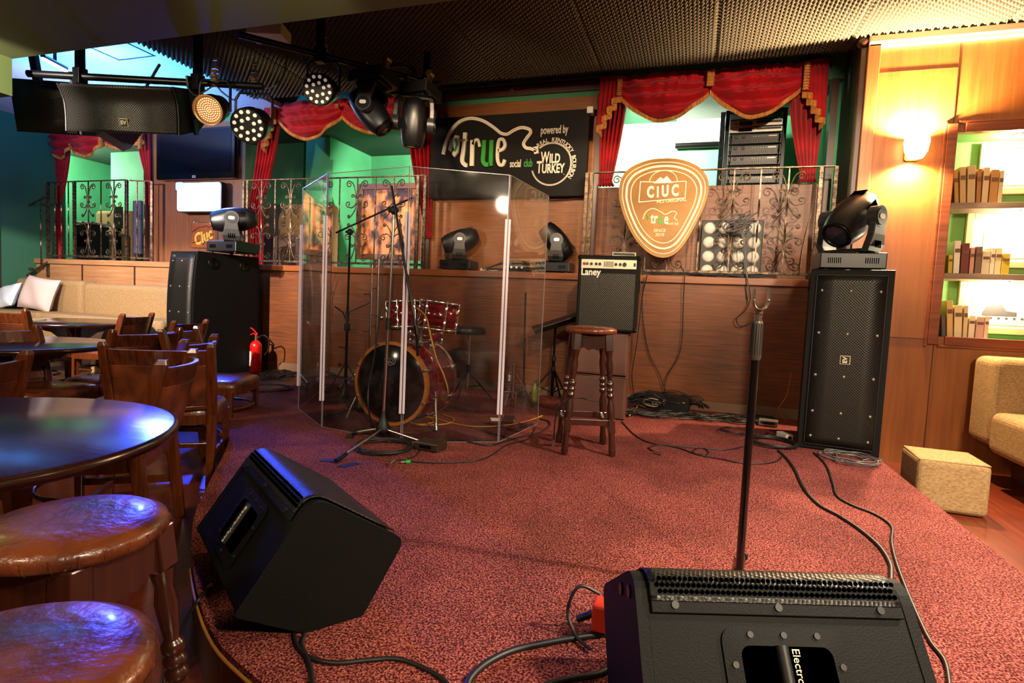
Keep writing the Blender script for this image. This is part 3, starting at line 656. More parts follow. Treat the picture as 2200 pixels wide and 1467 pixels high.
x, z = pk(1406, 472); m.text('tr', .15, T(x, yb, z) @ FR, ext=.003, xs=.6, bold=.003); x, z = pk(1432, 473); m.text('e', .15, T(x, yb, z) @ FR, ext=.003, xs=.6, bold=.003)
x, z = pk(1446, 483); m.text('social club', .035, T(x, yb, z) @ FR, ext=.001, xs=.7)
x, z = pk(1418, 498); m.text('SINCE', .042, T(x, yb, z) @ FR, ext=.001); x, z = pk(1418, 507); m.text('2010', .042, T(x, yb, z) @ FR, ext=.001)
p = [pk(*q) for q in ((1382, 473), (1388, 458), (1402, 450), (1418, 456), (1430, 463), (1444, 456), (1454, 460), (1449, 470), (1456, 477))]
m.tube([(v.x, yb, v.z) for v in spline([(a, 0, b) for a, b in p], 5)], .005, 6); m.build('lettering', ETCH, t)
m = MB(); x, z = pk(1420, 473); m.text('u', .15, T(x, yb, z) @ FR, ext=.003, xs=.6, bold=.003); m.tube([(a, yb, b) for a, b in (pk(1391, 465), pk(1393, 470), pk(1391, 475))], .006, 6); m.build('lettering', LETG, t)

# ------------------------------------------------------------------ television, blue screen, beer posters
a, b = PY(342, 283, 6.08), PY(508, 383, 6.08)
t = thing('television', 'wall-mounted black flat television above the glowing screen', 'television', ((a.x+b.x)/2, 6.06, (a.z+b.z)/2)); tw, th = b.x-a.x, a.z-b.z
m = MB(); m.prism(rrect(tw, th, .03), .07, M=T(0, .05, 0) @ FR); m.build('casing', mat('gloss_black', '#06070a', .12, coat=.5), t)
m = MB(); m.box((0, -.022, .03), (tw*.92, .004, th*.84)); m.build('screen', mat('tv_screen', '#05060c', .08), t)
m = MB(); m.text('LG', .05, T(0, -.024, -th*.455) @ FR); m.build('lettering', WHITE, t); m = MB(); m.box((0, .07, 0), (.4, .06, .3)); m.build('wall_mount', BLACKM, t)
a, b = PY(378, 393, 5.99), PY(470, 452, 5.99)
t = thing('light_screen', 'small white glowing screen with rounded corners under the television', 'screen', ((a.x+b.x)/2, 6.0, (a.z+b.z)/2)); tw, th = b.x-a.x, a.z-b.z
m = MB(); m.prism(rrect(tw+.03, th+.03, .05), .08, M=T(0, .1, 0) @ FR); m.build('casing', BLACK, t)
m = MB(); m.prism(rrect(tw, th, .04), .006, M=T(0, .016, 0) @ FR); m.build('screen', mat('lit_screen', '#ffffff', .5, emit='#b8c8ff', es=11), t)
m = MB(); m.prism(rrect(.12, .1, .02), .02, M=T(-tw*.42, .008, th*.38) @ FR); m.build('blue_lamp', mat('blue_led', '#2244ff', .5, emit='#1030ff', es=160), t)
m = MB(); m.box((0, .08, 0), (.2, .13, .2)); m.build('wall_mount', BLACKM, t)
a, b = PY(399, 475, 6.05), PY(455, 532, 6.05)
t = thing('beer_plaque', 'small orange beer plaque reading Ciuc in a clip frame above the left speaker', 'plaque', ((a.x+b.x)/2, 6.06, (a.z+b.z)/2)); t.location.y = 6.138; tw, th = b.x-a.x, a.z-b.z
m = MB(); m.box((0, 0, 0), (tw, .02, th)); m.build('frame', CHROME, t, bevel=.004)
m = MB(); m.box((0, -.011, 0), (tw*.93, .006, th*.94)); m.build('print', mat('plaque_orange', '#a4501c', .5, col2='#7d3410', nscale=4), t)
m = MB(); m.text('Ciuc', .22, T(0, -.017, -.03) @ R('Y', -20) @ FR, ext=.003, bold=.008, xs=.8, shear=.2); m.build('lettering', mat('plaque_yellow', '#e8b840', .5), t)
m = MB(); m.tube([(x*tw, -.016, z*th) for x, z in ((-.4, -.3), (-.05, -.22), (.0, -.38), (.1, -.2), (.42, .05))], .006); m.tube([(x*tw, -.016, z*th) for x, z in ((-.4, .12), (-.2, .28), (.15, .35), (.2, .28), (.42, .42))], .006); m.build('emblem', mat('plaque_brown', '#5c2408', .5), t)
m = MB()
for x in (-.3*tw, .3*tw): m.tube([(x+.03*math.cos(k*PI/6), -.01, th/2+.03*math.sin(k*PI/6)) for k in range(12)], .005, 5, closed=True)
m.build('ring', CHROME, t)
# framed poster & seating in the middle alcove
a, b = PY(770, 396, 7.1), PY(905, 560, 7.1)
t = thing('framed_poster', 'large framed picture of glowing candles behind the middle railing', 'picture', ((a.x+b.x)/2, 7.1, (a.z+b.z)/2)); tw, th = b.x-a.x, a.z-b.z
m = MB()
for s_ in (-1, 1): m.box((s_*(tw/2-.04), 0, 0), (.08, .04, th)); m.box((0, 0, s_*(th/2-.04)), (tw-.16, .04, .08))
m.box((0, .05, -(th/2+((a.z+b.z)/2-th/2-1.505)/2)), (.5, .06, ((a.z+b.z)/2-th/2-1.505)))
m.build('frame', wood('poster_frame_wood', '#6b3a18', '#472208', 'x'), t, bevel=.005)
m = MB(); m.box((0, .01, 0), (tw-.14, .01, th-.14)); m.build('print', mat('candle_print', '#e8894a', .4, col2='#3a1206', nscale=5, scale=(1.6, 1, .8), contrast=(.42, .58)), t)
SOFA = mat('beige_sofa_fabric', '#a5865c', .9, col2='#876a45', nscale=60, scale=(1, 1, 2), bump=.3, bscale=320, spec=.1)
SOFAD = mat('brown_sofa_vinyl', '#4d3527', .6)
def upl(name, label, a, b, m_, cat='sofa'):
    o = bx(a, b).build(name, m_, bevel=.05, seg=4); return tag(o, label, cat)
a, b = PY(585, 440, 6.7), PY(662, 560, 6.7)
t = thing('high_back_sofa', 'beige high-backed sofa behind the middle iron railing', 'sofa', (0, 0, 0))
bx((a.x-.1, 6.6, 1.51), (b.x+.4, 6.85, a.z)).build('backrest', SOFA, t, bevel=.06, seg=4); bx((a.x-.1, 6.45, 1.51), (b.x+.35, 6.62, 1.95)).build('back_panel', SOFAD, t, bevel=.02)
a, b = PY(190, 450, 6.9), PY(268, 540, 6.9)
t = thing('booth_sofa', 'pale beige booth sofa behind the left balcony railing', 'sofa', (0, 0, 0))
bx((a.x, 7.0, 1.51), (b.x, 7.2, a.z)).build('backrest', SOFA, t, bevel=.06, seg=4); bx((a.x+.3, 6.72, 1.51), (b.x, 7.0, 2.02)).build('seat', SOFA, t, bevel=.05, seg=4)
a, b = PY(182, 480, 6.5), PY(215, 540, 6.5)
t = thing('side_cabinet', 'small dark side cabinet with grey top behind the left balcony railing', 'cabinet', ((a.x+b.x)/2, 6.5, 1.51))
m = MB(); m.box((0, 0, (a.z-1.51)/2-.02), (b.x-a.x, .3, a.z-1.55)); m.build('body', BLACK, t, bevel=.01); m = MB(); m.box((0, 0, a.z-1.52), (b.x-a.x+.04, .34, .03)); m.build('top', mat('grey_stone', '#8d8a86', .4), t, bevel=.005)
m = MB(); m.box((0, -.155, (a.z-1.51)*.55), ((b.x-a.x)*.7, .015, .2)); m.build('drawer', BLACKM, t)
a = PY(255, 478, 6.6)
t = thing('menu_board', 'small dark printed stand on the table behind the left balcony railing', 'sign', (a.x, 6.6, 1.505))
m = MB(); m.box((0, 0, .72), (.16, .02, .34)); m.build('board', BLACK, t, bevel=.003); m = MB(); m.text('Ciuc', .07, T(0, -.013, .75) @ FR); m.build('lettering', LETW, t); m = MB(); m.box((0, 0, .27), (.05, .05, .56)); m.box((0, 0, .01), (.2, .2, .02)); m.build('stand', BLACKM, t)
for k, px in enumerate((283, 307)):
    a = PY(px, 415, 6.35); t = thing('high_back_chair', ('left' if k == 0 else 'right')+' one of two blue-lit chair backs beside the television wall', 'chair', (a.x, 6.4, 1.505))
    m = MB(); m.box((0, .05, .55), (.16, .06, .8)); m.build('backrest', mat('grey_blue_fabric', '#5a5a70', .9), t, bevel=.02, seg=3); m = MB(); m.box((0, .25, .42), (.16, .36, .08)); m.build('seat', MATS['grey_blue_fabric'], t, bevel=.02)
    for dx in (-.08, .08):
        m = MB(); m.box((dx, .1, .2), (.03, .03, .4)); m.build('leg', DARKW, t)
# alcove on the right: projection screen, amplifier rack
a, b = PY(1483, 246, 7.3), PY(1556, 304, 7.3)
t = thing('projection_screen', 'white roll-up projection screen with a black bottom bar in the bright right opening', 'screen', ((a.x+b.x)/2, 7.29, b.z))
m = MB(); m.box((0, .02, (a.z-b.z)/2+.2), (b.x-a.x+.3, .01, a.z-b.z+.4)); m.build('fabric', mat('screen_white', '#e4e6dc', .8), t)
m = MB(); m.cyl((-(b.x-a.x)/2-.15, 0, -.03), ((b.x-a.x)/2+.15, 0, -.03), .035); m.build('bottom_bar', BLACKM, t); m = MB(); m.box((0, .03, (a.z-b.z)+.42), (b.x-a.x+.4, .12, .12)); m.build('housing', WHITE, t, bevel=.01)
a, b = PY(1560, 245, 6.5), PY(1680, 400, 6.5)
rkz = 1.51; RW = b.x-a.x; RX = (a.x+b.x)/2; RT = PY(1620, 240, 6.5).z
t = thing('equipment_rack', 'tall black open equipment rack standing behind the right railing', 'rack', (RX, 6.5, rkz))
m = MB()
for s_ in (-1, 1):
    for yy in (0, .5): m.box((s_*(RW/2-.02), yy, (RT-rkz)/2), (.04, .05, RT-rkz))
m.box((0, .25, RT-rkz), (RW, .55, .04)); m.box((0, .25, .03), (RW, .55, .06)); m.build('frame', BLACKM, t, bevel=.004)
m = MB(); m.box((0, .27, (RT-rkz)/2), (RW-.1, .42, RT-rkz-.1)); m.build('back_shelving', BLACK, t)
units = [(262, 275, 0), (277, 288, 0), (292, 312, 1), (316, 336, 1), (339, 357, 1), (361, 377, 1), (381, 396, 1)]
AL = mat('rack_silver', '#a09a90', .35, .8)
for i, (ya, yb_, kd) in enumerate(units):
    z1_, z0_ = PY(1620, ya, 6.5).z, PY(1620, yb_, 6.5).z; hh = z1_-z0_; w_ = RW-.09
    if kd: u = thing('power_amplifier', ['top', 'second', 'third', 'fourth', 'lowest'][i-2]+' of the five dark power amplifiers in the tall rack', 'amplifier', (RX, 6.46, (z0_+z1_)/2), group='rack power amplifiers')
    else: u = thing('audio_processor', ('upper' if i == 0 else 'lower')+' slim silver audio processor at the top of the tall rack', 'audio processor', (RX, 6.46, (z0_+z1_)/2), group='rack processors')
    m = MB(); m.box((0, 0, 0), (w_, .06, hh)); m.build('faceplate', mat('amp_dark', '#2c2826', .4, .4) if kd else AL, u, bevel=.003)
    m = MB()
    if kd:
        for x in (-.30, -.18): m.cyl((x*w_*1.2, -.03, hh*.22), (x*w_*1.2, -.045, hh*.22), hh*.19, n=12)
        for k in range(22): m.box((-.42*w_+k*w_*.04, -.032, -hh*.22), (.006, .006, hh*.32))
        m.build('vents_and_fans', BLACK, u); m = MB()
        for s_ in (-1, 1): m = MB(); m.tube([(s_*w_*.46, -.03, hh*.4), (s_*w_*.46, -.07, hh*.25), (s_*w_*.46, -.07, -hh*.25), (s_*w_*.46, -.03, -hh*.4)], .007, 6); m.build('handle', BLACKM, u)
        m = MB()
        for k in range(6): m.cyl((-.03*w_+k*.025, -.03, hh*.24), (-.03*w_+k*.025, -.034, hh*.24), .004, n=6)
        m.box((w_*.33, -.032, hh*.26), (w_*.16, .004, .012)); m.build('indicators', WHITE, u)
    else:
        m.box((-.2*w_, -.032, 0), (.26*w_, .006, hh*.7)); m.build('display', mat('blue_display', '#0a1430', .2), u); m = MB()
        for k in range(26):
            m.box((.02*w_+k*w_*.018, -.033, hh*.15), (.008, .006, hh*.4))
        for k in range(5): m.cyl((-.43*w_+k*.018, -.03, 0), (-.43*w_+k*.018, -.036, 0), .006, n=8)
        m.build('buttons', BLACK, u)
m = MB(); q = PY(1552, 320, 6.9); bx((q.x-.04, 6.85, 1.51), (q.x+.04, 6.95, 3.4), mb=m); struct('door_2', m, BLACKM)
# black panel with sixteen round white reflectors behind the railing
a, b = PY(1508, 482, 6.0), PY(1633, 588, 6.0)
t = thing('blinder_panel', 'black square panel with sixteen round white lamps behind the iron railing', 'lamp', ((a.x+b.x)/2, 6.0, LEDGE)); tw = b.x-a.x; th = tw*1.0
m = MB(); m.box((0, .03, th/2+.002), (tw, .08, th)); m.build('casing', BLACK, t, bevel=.006)
DISC = mat('frosted_lamp_disc', '#cfc6ba', .5)
for i in range(4):
    for j in range(4):
        m = MB(); x = (i-1.5)*tw/4.1; z = th/2+(j-1.5)*th/4.1; m.lathe([(0, .022), (tw*.06, .018), (tw*.098, .004), (tw*.1, -.01)], 20, M=T(x, -.012, z) @ FR); m.build('lamp_disc', DISC, t)
# ------------------------------------------------------------------ niche contents
nb = [('#b98a3e', '#c8a06a', '#c9a878', '#a87040', '#d9b98c', '#c28a4c', '#d8c08c'), ('#c9b43a', '#efe6cf', '#7c3c34', '#d9a08a', '#8a6a5a', '#e9d8b4', '#efe2c2', '#e8d2a0', '#c9b030'), ('#5a5048', '#d8b26a', '#e8d2a2', '#e0c890', '#f0e2c4', '#d9b0a0', '#e6d0a8')]
rows = [(2036, 436, [.30, .33, .34, .31, .32, .30, .29], 7, 'top'), (2020, 586, [.17, .30, .28, .24, .25, .21, .24, .24, .19], 9, 'middle'), (2006, 728, [.20, .34, .30, .30, .21, .20, .21], 7, 'bottom')]
cols = {'#b98a3e': 'ochre'}
WORDS = ['leftmost', 'second', 'third', 'fourth', 'fifth', 'sixth', 'seventh', 'eighth', 'ninth']
BK = {}
for r, (px, py, hs, n, nm) in enumerate(rows):
    z = (SH+[nz0])[r] if r < 2 else nz0
    x = nx0+.03
    for i in range(n):
        th = .028+.012*((i*7+r*3) % 3); h = hs[i]*.86; lean = (10-2.2*i) if r != 1 else (4-i if i < 4 else 0); lean = max(lean, 0)
        if i == 0: x += h*math.sin(math.radians(lean))*0+.02
        c = nb[r][i]; mm = mat('book_'+c[1:], c, .7)
        t = thing('book', WORDS[i]+' book from the left in the row on the '+nm+' niche shelf', 'book', (x, YR+.035, z), group='old books on the '+nm+' niche shelf')
        t.rotation_euler = (0, math.radians(-lean*.6), 0)
        m = MB(); m.box((th/2, .08, h/2), (th, .155, h)); m.build('cover', mm, t, bevel=.003)
        m = MB(); m.box((th/2, -.0005, h*.7), (th*.8, .003, h*.12)); m.build('spine_label', mat('spine_label', '#7a5236', .7), t)
        x += th/max(math.cos(math.radians(lean*.6)), .9)+.003+(.004 if lean else 0)
def picture(label, pa, pb, y, fc, pc, kind):
    a = PY(*pa, y); b = PY(*pb, y); t = thing('framed_picture', label, 'picture', ((a.x+b.x)/2, y, (a.z+b.z)/2)); tw, th = b.x-a.x, a.z-b.z
    m = MB(); f = .05
    for s_ in (-1, 1): m.box((s_*(tw/2-f/2), 0, 0), (f, .03, th)); m.box((0, 0, s_*(th/2-f/2)), (tw-2*f, .03, f))
    m.build('frame', fc, t, bevel=.004)
    m = MB(); m.box((0, .008, 0), (tw-2*f+.004, .006, th-2*f+.004)); m.build('mat_board', mat('cream_mat', '#efe8d6', .7), t)
    m = MB(); m.box((0, .002, -.03), (tw*.62, .006, th*.5)); m.build('print', pc, t)
    if kind: 
        m = MB()
        for k in range(7): m.box((-tw*.27+k*tw*.09, -.003, -.03-th*.12), (tw*.03, .004, .014))
        m.prism([(-tw*.2, -.04), (-tw*.15, .02), (tw*.02, .03), (tw*.08, -.02), (tw*.2, -.03), (tw*.2, -.06), (-tw*.2, -.06)], .004, M=T(0, -.002, 0) @ FR); m.build('motif', mat('print_dark', '#4a4444', .7), t)
WF = mat('pale_gold_frame', '#c9a878', .5); PR = mat('faded_print', '#b9b0a8', .7, col2='#e2dccf', nscale=8)
picture('framed faded print standing on the top niche shelf beside the brown books', (2108, 308), (2290, 416), YR+.27, WF, PR, 0)
picture('pale framed picture standing on the middle niche shelf', (2078, 458), (2290, 578), YR+.27, WF, mat('white_print', '#efeadf', .7), 0)
picture('framed picture of an old car on the bottom niche shelf', (2062, 604), (2235, 722), YR+.27, WF, PR, 1)
EM = mat('puck_lamp_glow', '#fff2d8', .5, emit='#ffdca0', es=60)
for k, (px, py, zz, lb) in enumerate(((2190, 275, nz1, 'round recessed lamp glowing at the top of the wall niche'), (2200, 445, SH[0]-.045, 'round recessed lamp under the upper niche shelf'), (2158, 596, SH[1]-.045, 'round recessed lamp under the lower niche shelf'))):
    x = PY(px, py, YR+.12).x; t = thing('puck_lamp', lb, 'lamp', (x, YR+.12, zz-.001))
    m = MB(); m.lathe([(.045, 0), (.045, -.006), (.036, -.008), (.034, 0)], 20); m.build('rim', CHROME, t); m = MB(); m.cyl((0, 0, -.0005), (0, 0, -.005), .034, n=20); m.build('lens', EM, t)
    lamp('niche_lamp_light', 'POINT', (x, YR+.12, zz-.05), 26 if k else 36, (1, .88, .62), size=.02)
# wall sconce: two-way light on the wooden wall
q = PY(1958, 325, YR); SX = q.x; SZ = q.z
t = thing('wall_sconce', 'blazing warm wall sconce on the wooden wall left of the niche', 'lamp', (SX, YR, SZ))
m = MB(); m.prism(rrect(.10, .16, .02), .02, M=FR); m.build('backplate', mat('brass', '#b08840', .3, 1), t)
m = MB(); m.tube([(0, -.02, 0), (0, -.07, -.03), (0, -.10, 0)], .008); m.build('arm', MATS['brass'], t)
m = MB(); m.lathe([(.05, -.08), (.075, -.03), (.085, .04), (.08, .09)], 24, M=T(0, -.11, 0)); m.build('lamp_shade', mat('glowing_glass_shade', '#fff4dc', .4, emit='#ffd48a', es=16), t, solid=.004)
lamp('sconce_light', 'SPOT', (SX, YR-.07, SZ+.06), 1500, (1, .74, .46), (SX, YR-.12, SZ+1), .03, 168, .5)
lamp('sconce_light', 'SPOT', (SX, YR-.07, SZ-.05), 800, (1, .72, .42), (SX, YR-.14, SZ-1), .03, 160, .5)
# ------------------------------------------------------------------ loudspeakers
def grille_mat(name, hole, sc=95, base='#17150f'):
    m = bpy.data.materials.new(name); m.use_nodes = True; N = m.node_tree.nodes; L = m.node_tree.links; p = N['Principled BSDF']
    p.inputs['Roughness'].default_value = .38; p.inputs['Metallic'].default_value = .5
    tc = N.new('ShaderNodeTexCoord'); v = N.new('ShaderNodeTexVoronoi'); v.inputs['Scale'].default_value = sc; v.inputs['Randomness'].default_value = 0
    mp = N.new('ShaderNodeMapping'); mp.inputs['Scale'].default_value = (1, .01, 1) if hole == 'xz' else (1, 1, 1); mp.inputs['Rotation'].default_value = (0, math.radians(45), 0) if hole == 'xz' else (0, 0, 0)
    L.new(tc.outputs['Object'], mp.inputs[0]); L.new(mp.outputs[0], v.inputs['Vector'])
    r = N.new('ShaderNodeValToRGB'); r.color_ramp.elements[0].position = .30; r.color_ramp.elements[0].color = (.003, .003, .003, 1); r.color_ramp.elements[1].position = .42; r.color_ramp.elements[1].color = hx(base)
    L.new(v.outputs['Distance'], r.inputs[0]); L.new(r.outputs[0], p.inputs['Base Color']); b = N.new('ShaderNodeBump'); b.inputs['Strength'].default_value = .5; b.inputs['Distance'].default_value = .004
    L.new(v.outputs['Distance'], b.inputs['Height']); L.new(b.outputs[0], p.inputs['Normal']); return m
GR = grille_mat('perforated_grille', 'xz', 75, '#2c2822'); GRW = grille_mat('wedge_grille', 'xyz', 110, '#1d1b18')
CAB = mat('textured_black_cabinet', '#0a0908', .6, bump=.5, nscale=260, bdist=.002, spec=.16); BADGE = mat('badge_cream', '#d8cba8', .4)
def badge(par, x, y, z, s, rot=0, M=None):
    m = MB(); B = M if M is not None else T(x, y, z)
    m.box((0, 0, 0), (s, .005, s*.95), M=B)
    o = m.build('badge', BADGE, par); m = MB(); m.box((0, -.001, 0), (s*.9, .006, s*.85), M=B); m.build('badge_face', BLACK, o)
    m = MB(); m.text('EV', s*.62, B @ T(0, -.005, 0) @ R('Y', rot) @ FR, ext=.001, bold=.001); m.build('lettering', BADGE, o); return o
def pa_speaker(label, loc, rz, w, d, h, rows, badgez, brot, curve=.03, hat=True):
    t = thing('loudspeaker', label, 'loudspeaker', loc, rz)
    def side(z): q = z/h; return -curve*4*q*(1-q)
    n = 14; f = .03
    out = [(-side(h*i/n)*-1, h*i/n) for i in range(n+1)]         # front bows forward (-y)
    prof = [(y, z) for y, z in out]+[(d, h), (d, 0)]
    m = MB(); FM = Matrix(((0, 0, 1, 0), (1, 0, 0, 0), (0, 1, 0, 0), (0, 0, 0, 1)))
    m.prism(prof, w, M=T(-w/2, 0, 0) @ FM); m.build('cabinet', CAB, t, bevel=.012)
    m = MB(); g = .045
    m.grid(lambda u, v: (-w/2+g+(w-2*g)*u, side(g+(h-2*g)*v)-.006-.004, g+(h-2*g)*v), 4, 24); gr = m.build('grille', GR, t, solid=.008)
    m = MB()
    for s_ in (-1, 1): m.tube([(s_*(w/2-g+.006), side(g+(h-2*g)*i/12)-.006, g+(h-2*g)*i/12) for i in range(13)], .007, 5)
    for z in (g-.004, h-g+.004): m.tube([(-w/2+g, side(z)-.006, z), (w/2-g, side(z)-.006, z)], .007, 5)
    m.build('grille_rim', BLACK, t)
    for z in rows:
        for x in (-w/2+.075, 0, w/2-.075):
            if x == 0 and abs(z-badgez) < .12: continue
            m = MB(); m.ball((x, side(z)-.014, z), (.012, .008, .012), 10); m.build('screw', mat('steel_screw', '#8c877c', .3, .8), gr)
    for x in [(-w/2+.07)+(w-.14)*i/4 for i in range(5)]:
        for z in (h-.045, .045):
            m = MB(); m.ball((x, side(z)-.008, z), (.006, .005, .006), 8); m.build('screw', mat('dark_screw', '#0d0c0c', .5, .2), gr)
    badge(t, 0, side(badgez)-.018, badgez, .062, brot)
    return t
a = PZ(1713, 961, STAGE); b = PZ(1888, 985, STAGE); w = (b-a).length; rz = math.degrees(math.atan2((b-a).y, (b-a).x)); c = (a+b)/2
sp = pa_speaker('tall black loudspeaker standing on the right corner of the stage', (c.x, c.y+.0, STAGE+.024-.022), rz, w, .66, 1.29, (1.14, .84, .54, .28, .1), .66, -90, .0)
SPR = sp
for y in (.15, .55): m = MB(); m.cyl((-w/2-.001, y, 1.2), (-w/2-.006, y, 1.2), .05, n=20); m.build('handle_cup', BLACKM, sp)
spl = pa_speaker('tall black loudspeaker behind the wooden chairs at left of the stage', (-5.40, 4.84, .21), -8, .46, .78, 1.37, (1.26, .98, .70, .40), .52, 0, .05)
for y in (.18, .58): m = MB(); m.lathe([(.062, 0), (.062, .006), (.055, .009), (.05, .004), (0, .003)], 20, M=T(.23, y, 1.25) @ R('Y', 90)); m.build('handle_cup', BLACKM, spl)
# ---- stage monitors
def wedge(label, D, L, psi, mirror=False, hand=True):
    """cross-section fitted to the photo; local x along the cabinet, local y towards the back panel"""
    t = thing('stage_monitor', label, 'stage monitor', (D.x, D.y, STAGE+.001), 0)
    A, B, C, Dd, E = (-.015, .392), (-.300, .206), (-.17, 0), (0, 0), (.186, .105)
    Ld = Vector((math.cos(psi), math.sin(psi), 0)); Nd = Vector((-Ld.y, Ld.x, 0))
    if mirror: Nd = -Nd
    M3 = Matrix((Ld, Nd, Vector((0, 0, 1)))).transposed().to_4x4()
    def rnd(P, r):
        o = []; n = len(P)
        for i in range(n):
            p0, p1, p2 = Vector(P[i-1]), Vector(P[i]), Vector(P[(i+1) % n]); rr = r[i]
            if rr <= 0: o.append(tuple(p1)); continue
            a_ = p1+(p0-p1).normalized()*rr; b_ = p1+(p2-p1).normalized()*rr
            for k in range(7): s_ = k/6; o.append(tuple(a_*(1-s_)**2+p1*2*s_*(1-s_)+b_*s_*s_))
        return o
    P = rnd([A, B, C, Dd, E], [.06, .035, .01, .03, .02])
    PX_ = Matrix(((0, 0, 1, 0), (1, 0, 0, 0), (0, 1, 0, 0), (0, 0, 0, 1)))   # (a,b,depth) -> (x=depth, y=a, z=b)
    def fl(mb):
        if mirror: mb.f = [f[::-1] for f in mb.f]
        return mb
    for z_0 in (0, L-.024): m = MB(); m.prism(P, .024, z0=z_0, M=M3 @ PX_); m.build('end_cheek', CAB, t, bevel=.006)
    ins = [(y*.985+.0, z*.985+.002) for y, z in P]
    m = MB(); m.prism(ins, L-.05, z0=.025, M=M3 @ PX_, smooth=False); body = fl(m).build('cabinet', CAB, t)
    # grille over the slanted face and round the top edge
    a2 = Vector((0, A[0], A[1])); top = [p for p in P[:7]]; e2 = Vector((0,)+E)
    bk = (Vector(A)-Vector(E)).normalized()
    path = [Vector(E)*.20+Vector(A)*.80, Vector(top[0])]+[Vector(p) for p in top[1:]]+[Vector(P[7])]
    m = MB(); off = .006
    def pt(i): 
        p = path[i]; q = p-Vector((-.06, .17)); return p+q.normalized()*off
    def fn(u, v):
        k = v*(len(path)-1); i = min(int(k), len(path)-2); p = pt(i).lerp(pt(i+1), k-i); return (.03+(L-.06)*u, p.x, p.y)
    m.grid(fn, 30, (len(path)-1)*3, M=M3); fl(m).build('grille', GRW, t, solid=.004)
    # back panel frame: local frame on the back face
    n2 = Vector((bk.y, -bk.x)); 
    if n2.x < 0: n2 = -n2
    def BF(x, s): p = Vector(E)+bk*s; return M3 @ Vector((x, p.x, p.y))
    nw = (M3.to_3x3() @ Vector((0, n2.x, n2.y))).normalized(); uw = (M3.to_3x3() @ Vector((0, bk.x, bk.y))).normalized()
    xw = uw.cross(nw).normalized(); Lb = (Vector(A)-Vector(E)).length
    def PF(x, s, o=0): 
        mm = Matrix((xw, uw, nw)).transposed().to_4x4(); mm.translation = BF(x, s)+nw*o; return mm
    m = MB(); m.box((0, 0, 0), (L-.06, Lb*.17, .006), M=PF(L/2, Lb*.83, .004)); fl(MB())
    m.build('perforated_strip', CAB, t, bevel=.002)
    m = MB()
    for r in range(3):
        for i in range(46): m.cyl((0, 0, 0), (0, 0, .002), .0048, n=8, M=PF(.04+(L-.08)*(i+.5*(r % 2))/46, Lb*(.865+.036*r), .0075))
    m.build('grille_holes', mat('hole_black', '#000000', .9), t)
    for x in (.08, L/2, L-.08): m = MB(); m.cyl((0, 0, 0), (0, 0, .004), .008, n=10, M=PF(x, Lb*.79, .007)); m.build('screw', MATS['dark_screw'], t)
    hx_, hs = L*.5, Lb*.40
    m = MB(); o1 = rrect(.26, .20, .03); i1 = rrect(.19, .13, .02); n = len(o1)
    vs = [(x, y, .003) for x, y in o1]+[(x, y, .006) for x, y in i1]+[(x, y, -.06) for x, y in i1]
    m.add(vs, [(i, (i+1) % n, n+(i+1) % n, n+i) for i in range(n)]+[(n+i, n+(i+1) % n, 2*n+(i+1) % n, 2*n+i) for i in range(n)], M=PF(hx_, hs)); hp = m.build('handle_plate', CAB, t)
    m = MB(); m.prism(i1, .002, z0=.0035, M=PF(hx_, hs)); m.build('handle_recess', MATS['hole_black'], hp)
    m = MB(); m.cyl((-.01, -.064, 0), (-.01, .066, 0), .013, n=14, M=PF(hx_-.0, hs, .008)); m.build('handle_bar', mat('rubber_grip', '#0e0d0d', .5), hp)
    m = MB(); m.text('Electro-Voice', .022, PF(hx_-.01, hs, .0215) @ R('Z', -90), ext=.0005); m.build('lettering', BADGE, hp)
    for k in range(8):
        m = MB(); x, y = [(-.11, -.06), (-.11, .03), (-.07, .085), (0, .085), (.07, .085), (.11, .03), (.11, -.06), (0, -.085)][k]; m.cyl((0, 0, 0), (0, 0, .005), .0065, n=10, M=PF(hx_+x, hs+y, .003)); m.build('screw', MATS['dark_screw'], hp)
    for x in (.0, ):
        for yy, zz in ((-.03, .33), (-.10, .30)):
            m = MB(); s0 = L-.004
            m.cyl((s0, yy, zz), (s0+.008, yy, zz), .014, n=12, M=M3); m.build('bumper', BLACKM, t)
    return t
wedge('black stage monitor wedge at the front left edge of the stage beside the stools', PZ(655, 1362, STAGE), .65, math.radians(145))
ar = PZ(1950, 1250, STAGE+.385); ps = math.radians(200); Nn = Vector((math.sin(ps), -math.cos(ps), 0))
Dr = Vector((ar.x, ar.y, 0))+Nn*.0
wedge('black stage monitor wedge in the foreground with its carry handle facing the camera', Vector((ar.x, ar.y, STAGE)), .60, ps)
# ---- bass amplifier on two brown cubes
fa, fb = PZ(1218, 893, STAGE+.02), PZ(1338, 893, STAGE+.02)
ax, ay = (fa.x+fb.x)/2, (fa.y+fb.y)/2; cw = .46; LB = mat('brown_leatherette', '#5a3428', .5, col2='#4a2a20', nscale=4, bump=.15, bscale=200)
ctop = PZ(1290, 711, 0); zt = None
ztop = PY(1290, 712, ay).z; ch = (ztop-STAGE-.004)/2
for k in range(2):
    t = thing('cube_pouffe', ('lower' if k == 0 else 'upper')+' of two stacked brown leatherette cubes under the bass amplifier', 'pouffe', (ax, ay+cw/2, STAGE+.003+k*(ch+.001)), 4)
    m = MB(); m.box((0, 0, ch/2), (cw, cw, ch-.004)); m.build('cushion', LB, t, bevel=.02, seg=3)
    m = MB()
    for z in (.012, ch-.012): m.tube([(x*cw/2*1.0, y*cw/2*1.0, z) for x, y in ((-1, -1), (1, -1), (1, 1), (-1, 1))], .005, 5, closed=True)
    m.build('piping', LB, t)
al, arr = PY(1237, 690, ay-.03), PY(1367, 690, ay-.03); aw = arr.x-al.x; ah = PY(1300, 549, ay-.03).z-ztop
